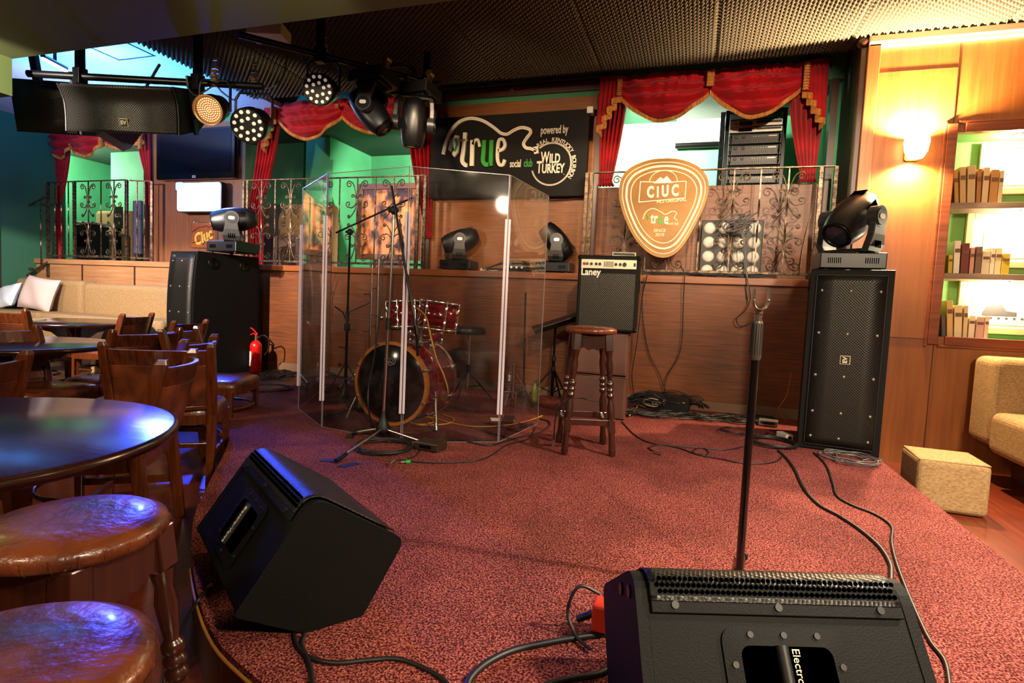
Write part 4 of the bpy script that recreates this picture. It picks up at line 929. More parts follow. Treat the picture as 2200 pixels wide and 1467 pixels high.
t = thing('bass_amplifier', 'black bass amplifier combo lettered Laney standing on the brown cubes', 'amplifier', ((al.x+arr.x)/2, ay-.03, ztop+.002), 4)
D_ = .36
m = MB(); m.box((0, D_/2, ah/2), (aw, D_, ah)); m.build('cabinet', CAB, t, bevel=.012)
m = MB(); m.box((0, -.005, ah*.40), (aw*.90, .012, ah*.74)); m.build('grille', GR, t, bevel=.004)
m = MB(); m.box((0, -.006, ah*.885), (aw*.90, .014, ah*.12)); cpn = m.build('control_panel', mat('panel_ivory', '#cfc4ad', .35, .3), t, bevel=.003)
m = MB()
for x in (-.40, -.35): m.cyl((x*aw, -.013, ah*.885), (x*aw, -.02, ah*.885), .013, n=12)
m.build('jack', mat('jack_red', '#7a2a18', .4), cpn)
for x in (-.28, -.20, -.14, .12, .19, .26):
    m = MB(); m.cyl((x*aw, -.013, ah*.885), (x*aw, -.032, ah*.885), .011 if x < .25 else .016, n=12); m.build('knob', BLACK, cpn)
for k in range(9):
    m = MB(); m.box((-.07*aw+k*.018*aw, -.016, ah*.885), (.003, .012, .045)); m.build('slider', BLACK, cpn)
m = MB(); m.box((.42*aw, -.015, ah*.885), (.016, .012, .026)); m.build('switch', BLACK, cpn)
m = MB(); m.text('Laney', .082, T(-aw*.285, -.014, ah*.775) @ FR, ext=.003, bold=.002, xs=.86); m.build('lettering', mat('logo_white', '#e8e2d4', .4), t)
m = MB(); m.box((aw/2+.004, D_*.5, ah*.62), (.008, .10, .11)); m.build('side_handle', BLACKM, t, bevel=.003)
m = MB()
for sx in (-1, 1):
    for z in (.02, ah-.02): m.ball((sx*(aw/2-.008), .008, z), .018, 8)
m.build('corner_guard', BLACKM, t)
t = thing('audio_box', 'small grey box lying on top of the bass amplifier', 'box', ((al.x+arr.x)/2+.10, ay+.12, ztop+ah+.004), 10)
m = MB(); m.box((0, 0, .018), (.20, .12, .036)); m.build('case', mat('grey_case', '#8b8578', .4, .5), t, bevel=.003); m = MB(); m.box((0, -.062, .018), (.18, .004, .02)); m.build('front_plate', BLACK, t)
# ---- turned bar stool
LEA = mat('brown_leather', '#74391a', .34, col2='#3a190b', nscale=7, bump=.5, bscale=55, bdist=.006, coat=.3)
STW = wood('dark_turned_wood', '#3d1c12', '#1c0b07', 'z', .22, .6)
def turned(h):
    p = [(0, .018), (.06, .021), (.10, .018), (.14, .017), (.30, .021), (.40, .022), (.455, .013), (.47, .013), (.48, .021), (.50, .021), (.515, .014), (.53, .021), (.545, .021), (.56, .014), (.575, .021), (.60, .021), (.615, .013), (.66, .017), (.74, .021), (.80, .016), (.83, .02), (.86, .022)]
    return [(r*1.12, z*h) for z, r in p]
def stool(label, loc, rz, h, sr=.168, group='turned bar stools'):
    t = thing('bar_stool', label, 'stool', loc, rz, group)
    m = MB(); m.lathe([(0, h-.004), (sr*.5, h-.002), (sr*.85, h-.008), (sr*.97, h-.018), (sr, h-.03), (sr*.98, h-.045), (sr*.93, h-.05), (0, h-.05)], 48)
    for k in range(26): a = 2*PI*k/26; m.tube([(sr*.985*math.cos(a), sr*.985*math.sin(a), h-.024), (sr*.995*math.cos(a+.01), sr*.995*math.sin(a+.01), h-.036), (sr*.95*math.cos(a+.02), sr*.95*math.sin(a+.02), h-.048)], .0028, 4)
    m.build('seat', LEA, t)
    tp, bt = .098, .155
    for k in range(4):
        a = PI/4+k*PI/2; ca, sa = math.cos(a)*1.414, math.sin(a)*1.414; P0 = Vector((bt*ca, bt*sa, 0)); P1 = Vector((tp*ca, tp*sa, h-.05))
        Fm = frame(P0, P1-P0, (math.cos(k*PI/2), math.sin(k*PI/2), 0)); LL = (P1-P0).length
        m = MB(); m.lathe(turned(LL), 16, M=Fm); m.box((0, 0, LL*.93), (.048, .048, LL*.14), M=Fm); m.box((0, 0, LL*.245), (.044, .044, LL*.11), M=Fm); m.cyl((0, 0, 0), (0, 0, .03), .02, .024, M=Fm); m.build('leg', STW, t, bevel=.004)
    for k in range(4):
        a = k*PI/2; m = MB(); m.X = R('Z', math.degrees(a)); 
        m.prism([(-.085, 0), (.085, 0), (.085, -.10), (.06, -.085), (.03, -.105), (0, -.095), (-.03, -.105), (-.06, -.085), (-.085, -.10)], .016, M=T(0, -tp-.004, h-.05) @ R('X', 90)); m.build('apron', STW, t, bevel=.003)
        q = .245; y = bt+(tp-bt)*q; m = MB(); m.X = R('Z', math.degrees(a)); m.box((0, -y, (h-.05)*(.22 if k % 2 else .27)), (2*y-.03, .022, .04)); m.build('stretcher', STW, t, bevel=.003)
    return t
fc = (PZ(1220, 981, STAGE)+PZ(1321, 982, STAGE)+PZ(1287, 952, STAGE)+PZ(1195, 949, STAGE))/4
sh = PY(1266, 699, fc.y).z-STAGE-.004
stool('turned wooden bar stool with brown leather seat standing on the red stage carpet', (fc.x, fc.y, STAGE+.004), 20, sh, .17)
# ---- moving head lights
def sup(cx, y, cz, rx, rz, n=24, e=2.6):
    o = []
    for k in range(n):
        a = 2*PI*k/n; c, s = math.cos(a), math.sin(a); o.append((cx+rx*abs(c)**(2/e)*(1 if c > 0 else -1), y, cz+rz*abs(s)**(2/e)*(1 if s > 0 else -1)))
    return o
MHB = mat('moving_head_black', '#0e0d0f', .35, spec=.4); MHG = mat('yoke_grey', '#2c2a2b', .38, .2)
def moving_head(label, loc, rz, tilt, pan=0, bw=.42, bd=.36, s=1.0, group='moving head stage lights'):
    """base on z=0; yoke turned by pan, head tilted; lens end at +local y of the head"""
    t = thing('moving_head_light', label, 'stage light', loc, rz, group)
    S3 = Matrix.Diagonal((s, s, s, 1)); bh = .115
    m = MB(); m.X = S3; m.box((0, 0, .015+bh/2), (bw, bd, bh)); m.box((0, 0, bh+.022), (bw*.7, bd*.7, .016)); b = m.build('base', MHB, t, bevel=.008)
    m = MB(); m.X = S3
    for sx in (-1, 1):
        for sy in (-1, 1): m.cyl((sx*bw*.4, sy*bd*.4, 0), (sx*bw*.4, sy*bd*.4, .016), .018, n=10)
    m.build('rubber_foot', BLACK, b)
    m = MB(); m.X = S3
    for g in (-1, 1):
        m = MB(); m.X = S3
        for k in range(7): m.box((g*bw*.28+(k-3)*.013, -bd/2-.001, .015+bh*.5), (.005, .004, .04))
        m.build('vent', mat('hole_black', '#000000', .9), b)
    Y = S3 @ T(0, 0, bh+.03) @ R('Z', pan)
    pz_ = .245; ax = .175
    for sx in (-1, 1):
        m = MB(); m.X = Y; secs = []
        for z, hw, dx in ((0.0, .085, -.02), (.05, .095, .0), (.12, .075, .008), (.19, .065, .010), (.235, .07, .006)):
            secs.append([(sx*(ax+dx)+i*.024, j*hw, z) for i, j in ((-1, -1), (1, -1), (1, 1), (-1, 1))])
        if sx < 0: pass
        m.loft(secs, smooth=False); m.cyl((sx*(ax-.03), 0, pz_), (sx*(ax+.035), 0, pz_), .078, n=28); ar_ = m.build('yoke_arm', MHG, t, bevel=.006)
        m = MB(); m.X = Y; m.cyl((sx*(ax+.035), 0, pz_), (sx*(ax+.041), 0, pz_), .06, n=24); cc = m.build('arm_cap', MHB, ar_)
        m = MB(); m.X = Y; m.prism(rrect(.065, .036, .016), .003, M=T(sx*(ax+.041), 0, pz_) @ R('Y', 90*sx) @ R('Z', 90)); m.build('logo_plate', mat('logo_silver', '#c9c7c2', .3, .3), ar_)
        m = MB(); m.X = Y
        for k in range(4): m.box((sx*(ax+.028), -.03+.02*k, .05), (.006, .007, .05))
        m.build('arm_vent', MATS['hole_black'], ar_)
    m = MB(); m.X = Y; m.box((0, 0, .005), (.34, .17, .03)); m.build('yoke_base', MHB, t, bevel=.008)
    H = Y @ T(0, 0, pz_) @ R('X', tilt)
    m = MB(); m.X = H
    m.loft([sup(0, -.25, .0, .045, .055), sup(0, -.235, .0, .085, .085), sup(0, -.16, 0, .115, .12), sup(0, -.04, 0, .128, .138), sup(0, .08, 0, .125, .135), sup(0, .17, 0, .112, .118), sup(0, .215, 0, .10, .10)]); hd = m.build('head', MHB, t)
    m = MB(); m.X = H; m.lathe([(.098, 0), (.10, .014), (.086, .016), (.082, .004)], 28, M=T(0, .213, 0) @ R('X', -90)); m.build('lens_ring', BLACKM, hd)
    m = MB(); m.X = H; m.lathe([(0, .014), (.05, .010), (.083, .002)], 28, M=T(0, .214, 0) @ R('X', -90)); m.build('lens', mat('dark_lens_glass', '#20242c', .04, coat=1), hd)
    m = MB(); m.X = H
    for sx in (-1, 1):
        for k in range(7): m.box((sx*.124, -.13+.018*k, .04), (.008, .006, .06))
    for k in range(5): m.box((0, -.20+.022*k, .118-.0*k), (.10, .006, .012))
    m.build('cooling_slot', MATS['hole_black'], hd)
    return t
topr = STAGE+1.29+.002
q = PY(1822, 575, 4.78); mh = moving_head('moving head light on top of the right loudspeaker', (q.x, 4.80, topr+.001), -2, -38, 140, s=1.0)
q = PY(1192, 575, 5.97); moving_head('moving head light on the ledge right of the drum shield under the club sign', (q.x, 5.985, LEDGE+.002), 0, 48, 104, s=.88, bd=.30)
q = PY(985, 565, 5.97); moving_head('moving head light on the ledge seen through the clear drum shield', (q.x, 5.985, LEDGE+.002), 0, -20, 113, s=.88, bd=.30)
topl = .21+1.37+.002
moving_head('moving head light on top of the left loudspeaker', (PY(500, 530, 5.15).x, 5.16, topl), 0, -10, 128, s=.98)
# small units on the ledge between the two moving heads
q = PY(1110, 565, 5.95); t = thing('dimmer_box', 'small dark control box with cables on the ledge behind the drum shield', 'control box', (q.x, 5.95, LEDGE+.001), 0)
m = MB(); m.box((0, 0, .05), (.26, .16, .10)); m.build('case', BLACKM, t, bevel=.005); m = MB()
for k in range(4): m.cyl((-.09+.06*k, -.08, .05), (-.09+.06*k, -.09, .05), .014, n=10)
m.build('socket', CHROME, t)
q = PY(1050, 572, 5.9); t = tag(bx((q.x-.10, 5.9, LEDGE+.001), (q.x+.11, 5.98, LEDGE+.035)).build('power_strip', WHITE, bevel=.006), 'white power strip on the ledge left of the small control box', 'power strip')

# ------------------------------------------------------------------ drum kit
WINE = mat('wine_red_drum_wrap', '#7d0a16', .12, col2='#3a0308', nscale=6, scale=(1, 1, 9), coat=.8)
HOOP = wood('amber_wooden_hoop', '#c07a28', '#a5621c', 'x', .3, .5)
BR = .29; DY = 3.66; bx0 = PY(838, 820, DY).x
t = thing('bass_drum', 'wine red bass drum with black front head and amber wooden hoop', 'drum', (bx0, DY, STAGE+.004), -3)
BZ = BR+.026
m = MB(); m.lathe([(BR, 0), (BR, .42)], 56, M=T(0, .02, BZ) @ R('X', -90)); m.build('shell', WINE, t, solid=.012)
for y in (0, .43):
    m = MB(); m.lathe([(BR-.002, 0), (BR+.022, 0), (BR+.022, .035), (BR-.002, .035), (BR-.002, 0)], 56, M=T(0, y, BZ) @ R('X', -90), smooth=False); m.build('hoop', HOOP if y == 0 else CHROME, t)
m = MB(); m.lathe([(0, 0), (BR-.012, 0), (BR-.004, .008)], 56, M=T(0, .012, BZ) @ R('X', -90)); hd = m.build('front_head', mat('black_drum_head', '#070505', .12, spec=.3), t)
m = MB(); m.tube([(.11*math.cos(k*PI/16), .008, BZ-.07+.11*math.sin(k*PI/16)) for k in range(32)], .003, 5, closed=True, M=T(.10, 0, 0)); m.build('port_ring', BLACKM, hd)
m = MB(); x, z = -.01, BZ+.17
m.tube([(x-.05, .007, z+.01), (x-.04, .007, z-.02), (x, .007, z-.035), (x+.04, .007, z-.02), (x+.05, .007, z+.01), (x+.028, .007, z), (x+.014, .007, z+.02), (x, .007, z), (x-.014, .007, z+.02), (x-.028, .007, z)], .003, 5, closed=True); m.text('REMO', .026, T(x, .007, z-.014) @ FR, ext=.001); m.build('emblem', mat('print_grey', '#9a958c', .5), hd)
def lug(par, M): 
    m = MB(); m.X = M; m.ball((0, 0, 0), (.013, .010, .034), 10); m.build('lug', CHROME, par)
for k in range(8):
    a = PI/8+k*PI/4; cx_, sx_ = math.cos(a), math.sin(a)
    for y in (.075, .39): lug(t, T(BR*cx_, y, BZ+BR*sx_) @ R('Y', 90-math.degrees(a)) @ R('X', 90) @ T(0, 0, 0))
    m = MB(); m.cyl(((BR+.012)*cx_, -.01, BZ+(BR+.012)*sx_), ((BR+.012)*cx_, .10, BZ+(BR+.012)*sx_), .004, n=6); m.cyl(((BR+.018)*cx_, -.012, BZ+(BR+.018)*sx_), ((BR+.018)*cx_, .03, BZ+(BR+.018)*sx_), .011, n=8)
    m.cyl(((BR+.012)*cx_, .36, BZ+(BR+.012)*sx_), ((BR+.012)*cx_, .475, BZ+(BR+.012)*sx_), .004, n=6); m.cyl(((BR+.018)*cx_, .44, BZ+(BR+.018)*sx_), ((BR+.018)*cx_, .48, BZ+(BR+.018)*sx_), .011, n=8); m.build('tension_claw', CHROME, t)
for sx in (-1, 1):
    m = MB(); m.cyl((sx*BR*.98, .12, BZ-.08), (sx*(BR+.05), .10, BZ-.09), .02, n=12); m.cyl((sx*(BR+.03), .11, BZ-.04), (sx*(BR+.10), .02, .02), .009, n=10); m.cyl((sx*(BR+.085), .035, .06), (sx*(BR+.10), .02, .012), .014, n=10); m.cyl((sx*(BR+.10), .02, .014), (sx*(BR+.104), .016, 0), .009, .004, n=8); m.build('spur', CHROME, t)
BD = t
def tom(label, c, r, h, tx, ty, rz=0):
    t = thing('tom_drum', label, 'drum', tuple(c)); t.rotation_euler = (math.radians(tx), math.radians(ty), math.radians(rz))
    m = MB(); m.lathe([(r, -h/2), (r, h/2)], 44); m.build('shell', WINE, t, solid=.008)
    for z in (-h/2, h/2):
        m = MB(); m.lathe([(r+.001, z-.012), (r+.010, z-.012), (r+.012, z+.010), (r+.003, z+.012), (r-.004, z+.006)], 44); m.build('rim', CHROME, t)
        m = MB(); m.lathe([(0, z), (r, z)], 44); m.build('drum_head', mat('white_drum_head', '#d8d2c4', .4) if z > 0 else mat('clear_drum_head', '#6a6058', .2), t)
    for k in range(6):
        a = k*PI/3+.3; c_, s_ = math.cos(a), math.sin(a)
        for z in (-h*.26, h*.26): lug(t, T((r+.006)*c_, (r+.006)*s_, z))
        m = MB(); m.cyl(((r+.012)*c_, (r+.012)*s_, -h/2-.014), ((r+.012)*c_, (r+.012)*s_, h/2+.014), .003, n=6); m.build('tension_rod', CHROME, t)
    return t
tr = PY(941, 680, 3.88); tl = PY(868, 677, 3.86)
tom('right rack tom, wine red with chrome rims, mounted above the bass drum', tr, .138, .20, -6, 4); tom('left rack tom, wine red with chrome rims, mounted above the bass drum', tl, .122, .19, -6, -5, 20)
fs = PY(912, 722, 4.75); tom('wine red snare drum half hidden behind the bass drum', (fs.x, 4.72, fs.z), .17, .14, 0, 0)
t = thing('snare_stand', 'chrome snare stand holding the small red drum behind the bass drum', 'stand', (fs.x, 4.72, STAGE+.004)); m = MB(); m.cyl((0, 0, .1), (0, 0, fs.z-STAGE-.08), .012); m.build('post', CHROME, t)
for k in range(3):
    a = k*2*PI/3; m = MB(); m.cyl((0, 0, .22), (.2*math.cos(a), .2*math.sin(a), .01), .008, n=8); m.build('leg', CHROME, t); m = MB(); m.tube([(0, 0, fs.z-STAGE-.14), (.1*math.cos(a), .1*math.sin(a), fs.z-STAGE-.10), (.176*math.cos(a), .176*math.sin(a), fs.z-STAGE-.085)], .007, 6); m.build('arm', CHROME, t)
tm = thing('tom_mount', 'chrome twin tom holder rising from the top of the bass drum', 'drum hardware', ((tr.x+tl.x)/2, 3.88, STAGE+BZ+BR+.0))
m = MB(); hz = tr.z-(STAGE+BZ+BR)
m.cyl((0, 0, -.01), (0, 0, hz+.02), .014); m.box((0, 0, .01), (.09, .09, .03)); m.build('post', CHROME, tm, bevel=.004)
m = MB(); m.cyl((-.03, 0, hz-.0), (-(tr.x-tl.x)/2+.13, -.03, hz+.01), .011); m.build('arm', CHROME, tm); m = MB(); m.cyl((.03, 0, hz), ((tr.x-tl.x)/2-.145, -.02, hz+.01), .011); m.build('arm', CHROME, tm)
for x in (-.03, .03): m = MB(); m.ball((x, 0, hz), .026, 12); m.box((x, -.03, hz+.01), (.03, .03, .02)); m.build('clamp', CHROME, tm)
# drum throne
q = PZ(1003, 858, STAGE); hz = PY(1012, 702, q.y).z-STAGE
t = thing('drum_throne', 'round black drum throne right of the drum kit behind the shield', 'stool', (q.x, q.y, STAGE+.004))
m = MB(); m.lathe([(0, hz), (.13, hz), (.155, hz-.012), (.16, hz-.05), (.15, hz-.075), (0, hz-.08)], 32); m.build('seat', mat('black_vinyl', '#16100e', .4, bump=.1, nscale=100), t); m = MB(); m.cyl((0, 0, .10), (0, 0, hz-.08), .013); m.cyl((0, 0, hz-.13), (0, 0, hz-.08), .03); m.build('post', CHROME, t)
m = MB(); m.cyl((0, 0, .26), (0, 0, .34), .022); m.build('collar', BLACKM, t)
for k in range(3):
    a = k*2*PI/3+.5; c_, s_ = math.cos(a), math.sin(a); m = MB(); m.cyl((.02*c_, .02*s_, .26), (.24*c_, .24*s_, .012), .009, n=8); m.cyl((0, 0, .12), (.13*c_, .13*s_, .135), .006, n=8); m.build('leg', BLACKM, t); m = MB(); m.ball((.24*c_, .24*s_, .014), .016, 8); m.build('rubber_foot', BLACK, t)
# chrome cymbal stands without cymbals
def chrome_stand(label, px, pyb, pytop, name='cymbal_stand', mt=None, pr=.3, x=None, tilt=0, boom=None):
    q = PZ(px, pyb, STAGE); h = PY(px+ (pyb-pytop)*.03, pytop, q.y).z-STAGE; mt = mt or CHROME
    t = thing(name, label, 'stand', (q.x, q.y, STAGE+.004)); m = MB(); m.cyl((0, 0, .06), (0, 0, h*.5), .016); m.cyl((0, 0, h*.45), (0, 0, h*.8), .013); m.cyl((0, 0, h*.75), (0, 0, h), .009); m.build('pole', mt, t)
    for z in (h*.48, h*.78, .30):
        m = MB(); m.cyl((0, 0, z-.025), (0, 0, z+.025), .02); m.cyl((0, 0, z), (-.05, -.02, z), .006, n=6); m.box((-.06, -.02, z), (.008, .03, .02)); m.build('wing_clamp', mt, t)
    m = MB(); m.cyl((0, 0, h), (0, 0, h+.02), .016); m.ball((0, 0, h+.03), .012, 8); m.build('cymbal_nut', mt, t)
    for k in range(3):
        a = k*2*PI/3+px*.01; c_, s_ = math.cos(a), math.sin(a); m = MB(); m.cyl((.01*c_, .01*s_, .30), (pr*c_, pr*s_, .012), .007, n=8); m.cyl((.01*c_, .01*s_, .10), (pr*.5*c_, pr*.5*s_, .155), .005, n=6); m.build('leg', mt, t); m = MB(); m.ball((pr*c_, pr*s_, .014), .016, 8); m.build('rubber_foot', BLACK, t)
    return t, h
t, h = chrome_stand('tall chrome cymbal stand left of the rack toms', 792, 838, 575)
m = MB(); m.cyl((0, 0, h*.72), (-.14, -.05, h*.66), .008, n=8); m.cyl((-.14, -.05, h*.66), (-.25, -.05, h*.62), .006, n=8); m.build('side_arm', CHROME, t)
m = MB(); m.cyl((0, 0, h*.62), (.14, -.03, h*.60), .009, n=8); m.ball((.14, -.03, h*.60), .03, 10); m.build('side_arm', CHROME, t)
chrome_stand('second chrome cymbal stand just behind the tall one', 806, 828, 562)
t, h = chrome_stand('short chrome hi-hat stand at left inside the shield', 742, 850, 718, 'hi_hat_stand', pr=.2)
m = MB(); m.cyl((0, 0, h+.03), (0, 0, h+.1), .03); m.tube([(0, 0, h+.1), (-.05, 0, h+.2), (-.14, .0, h+.25)], .008); m.build('clutch', BLACKM, t)
t, h = chrome_stand('folded chrome cymbal stand at right inside the shield', 1100, 870, 790, pr=.22)
# bass drum pedal, water bottle, white paper
q = PZ(1092, 905, STAGE); t = thing('foot_pedal', 'chrome drum pedal lying on the carpet at right inside the shield', 'pedal', (q.x, q.y, STAGE+.004), 15)
m = MB(); m.box((0, 0, .012), (.09, .26, .016)); m.build('foot_plate', BLACKM, t, bevel=.003); m = MB(); m.cyl((-.045, .1, .01), (-.045, .1, .22), .007); m.cyl((.045, .1, .01), (.045, .1, .22), .007); m.cyl((-.05, .1, .22), (.05, .1, .22), .008); m.build('frame', CHROME, t); m = MB(); m.cyl((0, .1, .22), (0, -.05, .35), .005); m.cyl((0, -.06, .33), (0, -.05, .38), .02); m.build('beater', CHROME, t)
q = PZ(1148, 868, STAGE); t = thing('water_bottle', 'small plastic bottle with green cap behind the right end of the shield', 'bottle', (q.x, q.y, STAGE+.004))
m = MB(); m.lathe([(0, 0), (.033, .003), (.034, .05), (.031, .06), (.034, .07), (.034, .13), (.03, .15), (.014, .19), (.013, .2)], 20); m.build('body', mat('yellow_green_plastic', '#8f9a3a', .15, coat=.5), t); m = MB(); m.cyl((0, 0, .2), (0, 0, .222), .016); m.build('cap', mat('green_cap', '#117a4a', .4), t)
m = MB(); m.box((0, 0, .0), (.035*2.02, .001, .03)); 
q = PZ(1086, 900, STAGE); 
q2 = PZ(1083, 897, STAGE); m = MB(); m.X = T(q2.x+.02, q2.y-.1, STAGE+.0045) @ R('Z', 25); m.box((0, 0, 0), (.19, .13, .001)); tag(m.build('paper_sheet', WHITE), 'white sheet of paper lying on the carpet inside the shield', 'paper')

# ------------------------------------------------------------------ clear drum shield
def acrylic():
    m = bpy.data.materials.new('clear_acrylic'); m.use_nodes = True; N = m.node_tree.nodes; L = m.node_tree.links; N.remove(N['Principled BSDF'])
    o = N['Material Output']; tr = N.new('ShaderNodeBsdfTransparent'); tr.inputs[0].default_value = (.93, .92, .93, 1); gl = N.new('ShaderNodeBsdfGlossy'); gl.inputs['Roughness'].default_value = .03
    df = N.new('ShaderNodeBsdfDiffuse'); df.inputs[0].default_value = (.8, .78, .8, 1)
    fr = N.new('ShaderNodeFresnel'); fr.inputs[0].default_value = 1.6
    mx = N.new('ShaderNodeMixShader'); L.new(fr.outputs[0], mx.inputs[0]); L.new(tr.outputs[0], mx.inputs[1]); L.new(gl.outputs[0], mx.inputs[2])
    nz = N.new('ShaderNodeTexNoise'); nz.inputs['Scale'].default_value = 5; nz.inputs['Detail'].default_value = 6; tc = N.new('ShaderNodeTexCoord'); L.new(tc.outputs['Object'], nz.inputs['Vector'])
    mr = N.new('ShaderNodeMapRange'); mr.inputs[1].default_value = .45; mr.inputs[2].default_value = .8; mr.inputs[3].default_value = .004; mr.inputs[4].default_value = .035; L.new(nz.outputs[0], mr.inputs[0])
    m2 = N.new('ShaderNodeMixShader'); L.new(mr.outputs[0], m2.inputs[0]); L.new(mx.outputs[0], m2.inputs[1]); L.new(df.outputs[0], m2.inputs[2]); L.new(m2.outputs[0], o.inputs['Surface']); return m
ACR = acrylic(); EDGE = mat('bright_acrylic_edge', '#857a80', .3, spec=.6)
STRIP = mat('white_hinge_strip', '#d9cddc', .35, spec=.6)
fp = [PZ(641, 879, STAGE), PZ(691, 918, STAGE), PZ(862, 951, STAGE), PZ(1071, 951, STAGE), PZ(1155, 911, STAGE)]
back = PZ(706, 826, STAGE)
SHH = 1.79-.0
pans = [('far left clear panel of the drum shield', back, fp[0]), ('left clear panel of the drum shield with blue reflections', fp[0], fp[1]), ('front left clear panel of the drum shield', fp[1], fp[2]), ('front right clear panel of the drum shield', fp[2], fp[3]), ('right end clear panel of the drum shield', fp[3], fp[4])]
t = thing('drum_shield', 'folding five-panel clear acrylic drum shield standing around the drum kit', 'drum shield', tuple(Vector((fp[2].x, fp[2].y, STAGE+.004))))
o0 = Vector((fp[2].x, fp[2].y, 0))
for lb, a, b in pans:
    a = Vector((a.x, a.y, 0))-o0; b = Vector((b.x, b.y, 0))-o0; d = (b-a).normalized(); a2, b2 = a+d*.006, b-d*.006; Ln = (b2-a2).length
    X = Matrix((d, Vector((0, 0, 1)).cross(d), Vector((0, 0, 1)))).transposed().to_4x4(); X.translation = a2
    m = MB(); m.X = X; m.add([(0, 0, 0), (Ln, 0, 0), (Ln, 0, SHH), (0, 0, SHH)], [(0, 1, 2, 3)]); pn = m.build('panel', ACR, t); pn['label'] = lb
    m = MB(); m.X = X
    for x in (0, Ln): m.box((x, 0, SHH/2), (.0035, .006, SHH))
    for z in (.0015, SHH-.0015): m.box((Ln/2, 0, z), (Ln, .006, .003))
    m.build('polished_edge', EDGE, pn)
for i, k in ((1, .018), (2, .02), (3, .02), (0, .012)):
    p = Vector((fp[i].x, fp[i].y, 0))-o0; m = MB()
    dx = Vector((.95, .31, 0))*k
    for s_ in (-1, 1): m.box((p.x+dx.x*s_*.55, p.y+dx.y*s_*.55-.008, .18+(SHH-.18-.32)/2+.02), (k*.8, .008, SHH-.18-.30))
    m.build('hinge_strip', STRIP, t, bevel=.003)

# ------------------------------------------------------------------ microphone stands
def mic_stand(label, base, legs, pole, ptop, boom, mt_low=CHROME, name='microphone_stand', mic=None, base_r=.045, hub=.12):
    t = thing(name, label, 'microphone stand', tuple(base)); O = Vector(base); l = lambda p: Vector(p)-O
    m = MB(); m.lathe([(.02, .03), (base_r, .05), (base_r*1.05, .08), (base_r*.7, .12), (.02, .15), (.018, .19)], 20); m.build('hub', BLACK, t)
    for L in legs:
        v = l(L); m = MB(); m.cyl((0, 0, .075), (v.x*.85, v.y*.85, .025), .009, n=10); lg = m.build('leg', mt_low, t); m = MB(); m.cyl((v.x*.82, v.y*.82, .027), (v.x, v.y, .014), .014, n=10); m.build('rubber_foot', BLACK, lg)
    v = l(ptop); m = MB(); m.cyl((0, 0, .15), v*.52+Vector((0, 0, .08)), .0115, n=12); m.build('lower_tube', mt_low, t); m = MB(); m.cyl(v*.5, v, .009, n=12); m.build('upper_tube', CHROME if mt_low is CHROME else BLACKM, t)
    m = MB(); m.cyl(v*.5+Vector((0, 0, -.02)), v*.5+Vector((0, 0, .06)), .017, n=12); m.build('clutch', BLACK, t)
    if boom:
        m = MB(); m.cyl(l(boom[0]), l(boom[1]), .008, n=10); m.build('boom', BLACKM, t); m = MB(); m.ball(v, (.028, .022, .03), 12); m.cyl(v-Vector((.04, 0, 0)), v+Vector((.03, 0, 0)), .012, n=10); m.build('boom_clamp', BLACK, t)
    return t
bA = PZ(822, 945, STAGE); bA.z += .004
tA = PY(847, 452, bA.y)
mic_stand('chrome boom microphone stand standing in front of the drum shield', bA, [PZ(722, 997, STAGE), PZ(945, 968, STAGE), PZ(757, 936, STAGE)], None, tA, (PY(841, 400, bA.y-.02), PY(893, 705, bA.y-.06)))
m = MB(); m.cyl(PY(893, 700, bA.y-.06), PY(896, 720, bA.y-.06), .015, n=12); m.cyl(PY(896, 718, bA.y-.06), PY(897, 765, bA.y-.06), .008, n=10); 
mm_ = m.build('microphone', BLACKM); tag(mm_, 'small microphone hanging from the boom in front of the bass drum', 'microphone')
bB = PZ(741, 868, STAGE); bB.z += .004; tB = PY(752, 498, bB.y)
mic_stand('black boom microphone stand left of the drums behind the shield', bB, [(bB.x-.25, bB.y+.12, 0), (bB.x+.1, bB.y+.27, 0), (bB.x+.18, bB.y-.2, 0)], None, tB, (PY(722, 500, bB.y), PY(885, 425, bB.y+.1)), BLACKM)
bC = PZ(655, 812, STAGE); bC.z += .0; tC = PY(655, 600, bC.y)
mic_stand('black microphone stand left of the drum shield with folded boom', bC, [(bC.x-.25, bC.y-.12, 0), (bC.x+.1, bC.y-.24, 0), (bC.x+.2, bC.y+.15, 0)], None, tC, (PY(646, 614, bC.y), PY(666, 540, bC.y)), BLACKM)
bD = PZ(776, 895, STAGE); bD.z += .004; tD = PY(782, 835, bD.y)
mic_stand('low black boom microphone stand at the bass drum inside the shield', bD, [PZ(692, 903, STAGE), (bD.x+.22, bD.y+.16, 0), PZ(805, 932, STAGE)], None, tD, (PY(700, 798, bD.y), PY(818, 841, bD.y)), BLACKM, base_r=.05)
bE = PZ(1108, 868, STAGE); bE.z += .004; tE = PY(1114, 628, bE.y)
mic_stand('thin black microphone stand at right behind the drum shield', (bE.x+.04, bE.y+.1, bE.z), [(bE.x-.2, bE.y, 0), (bE.x+.2, bE.y-.1, 0), (bE.x+.1, bE.y+.3, 0)], None, (tE.x+.04, tE.y+.1, tE.z), None, BLACKM)
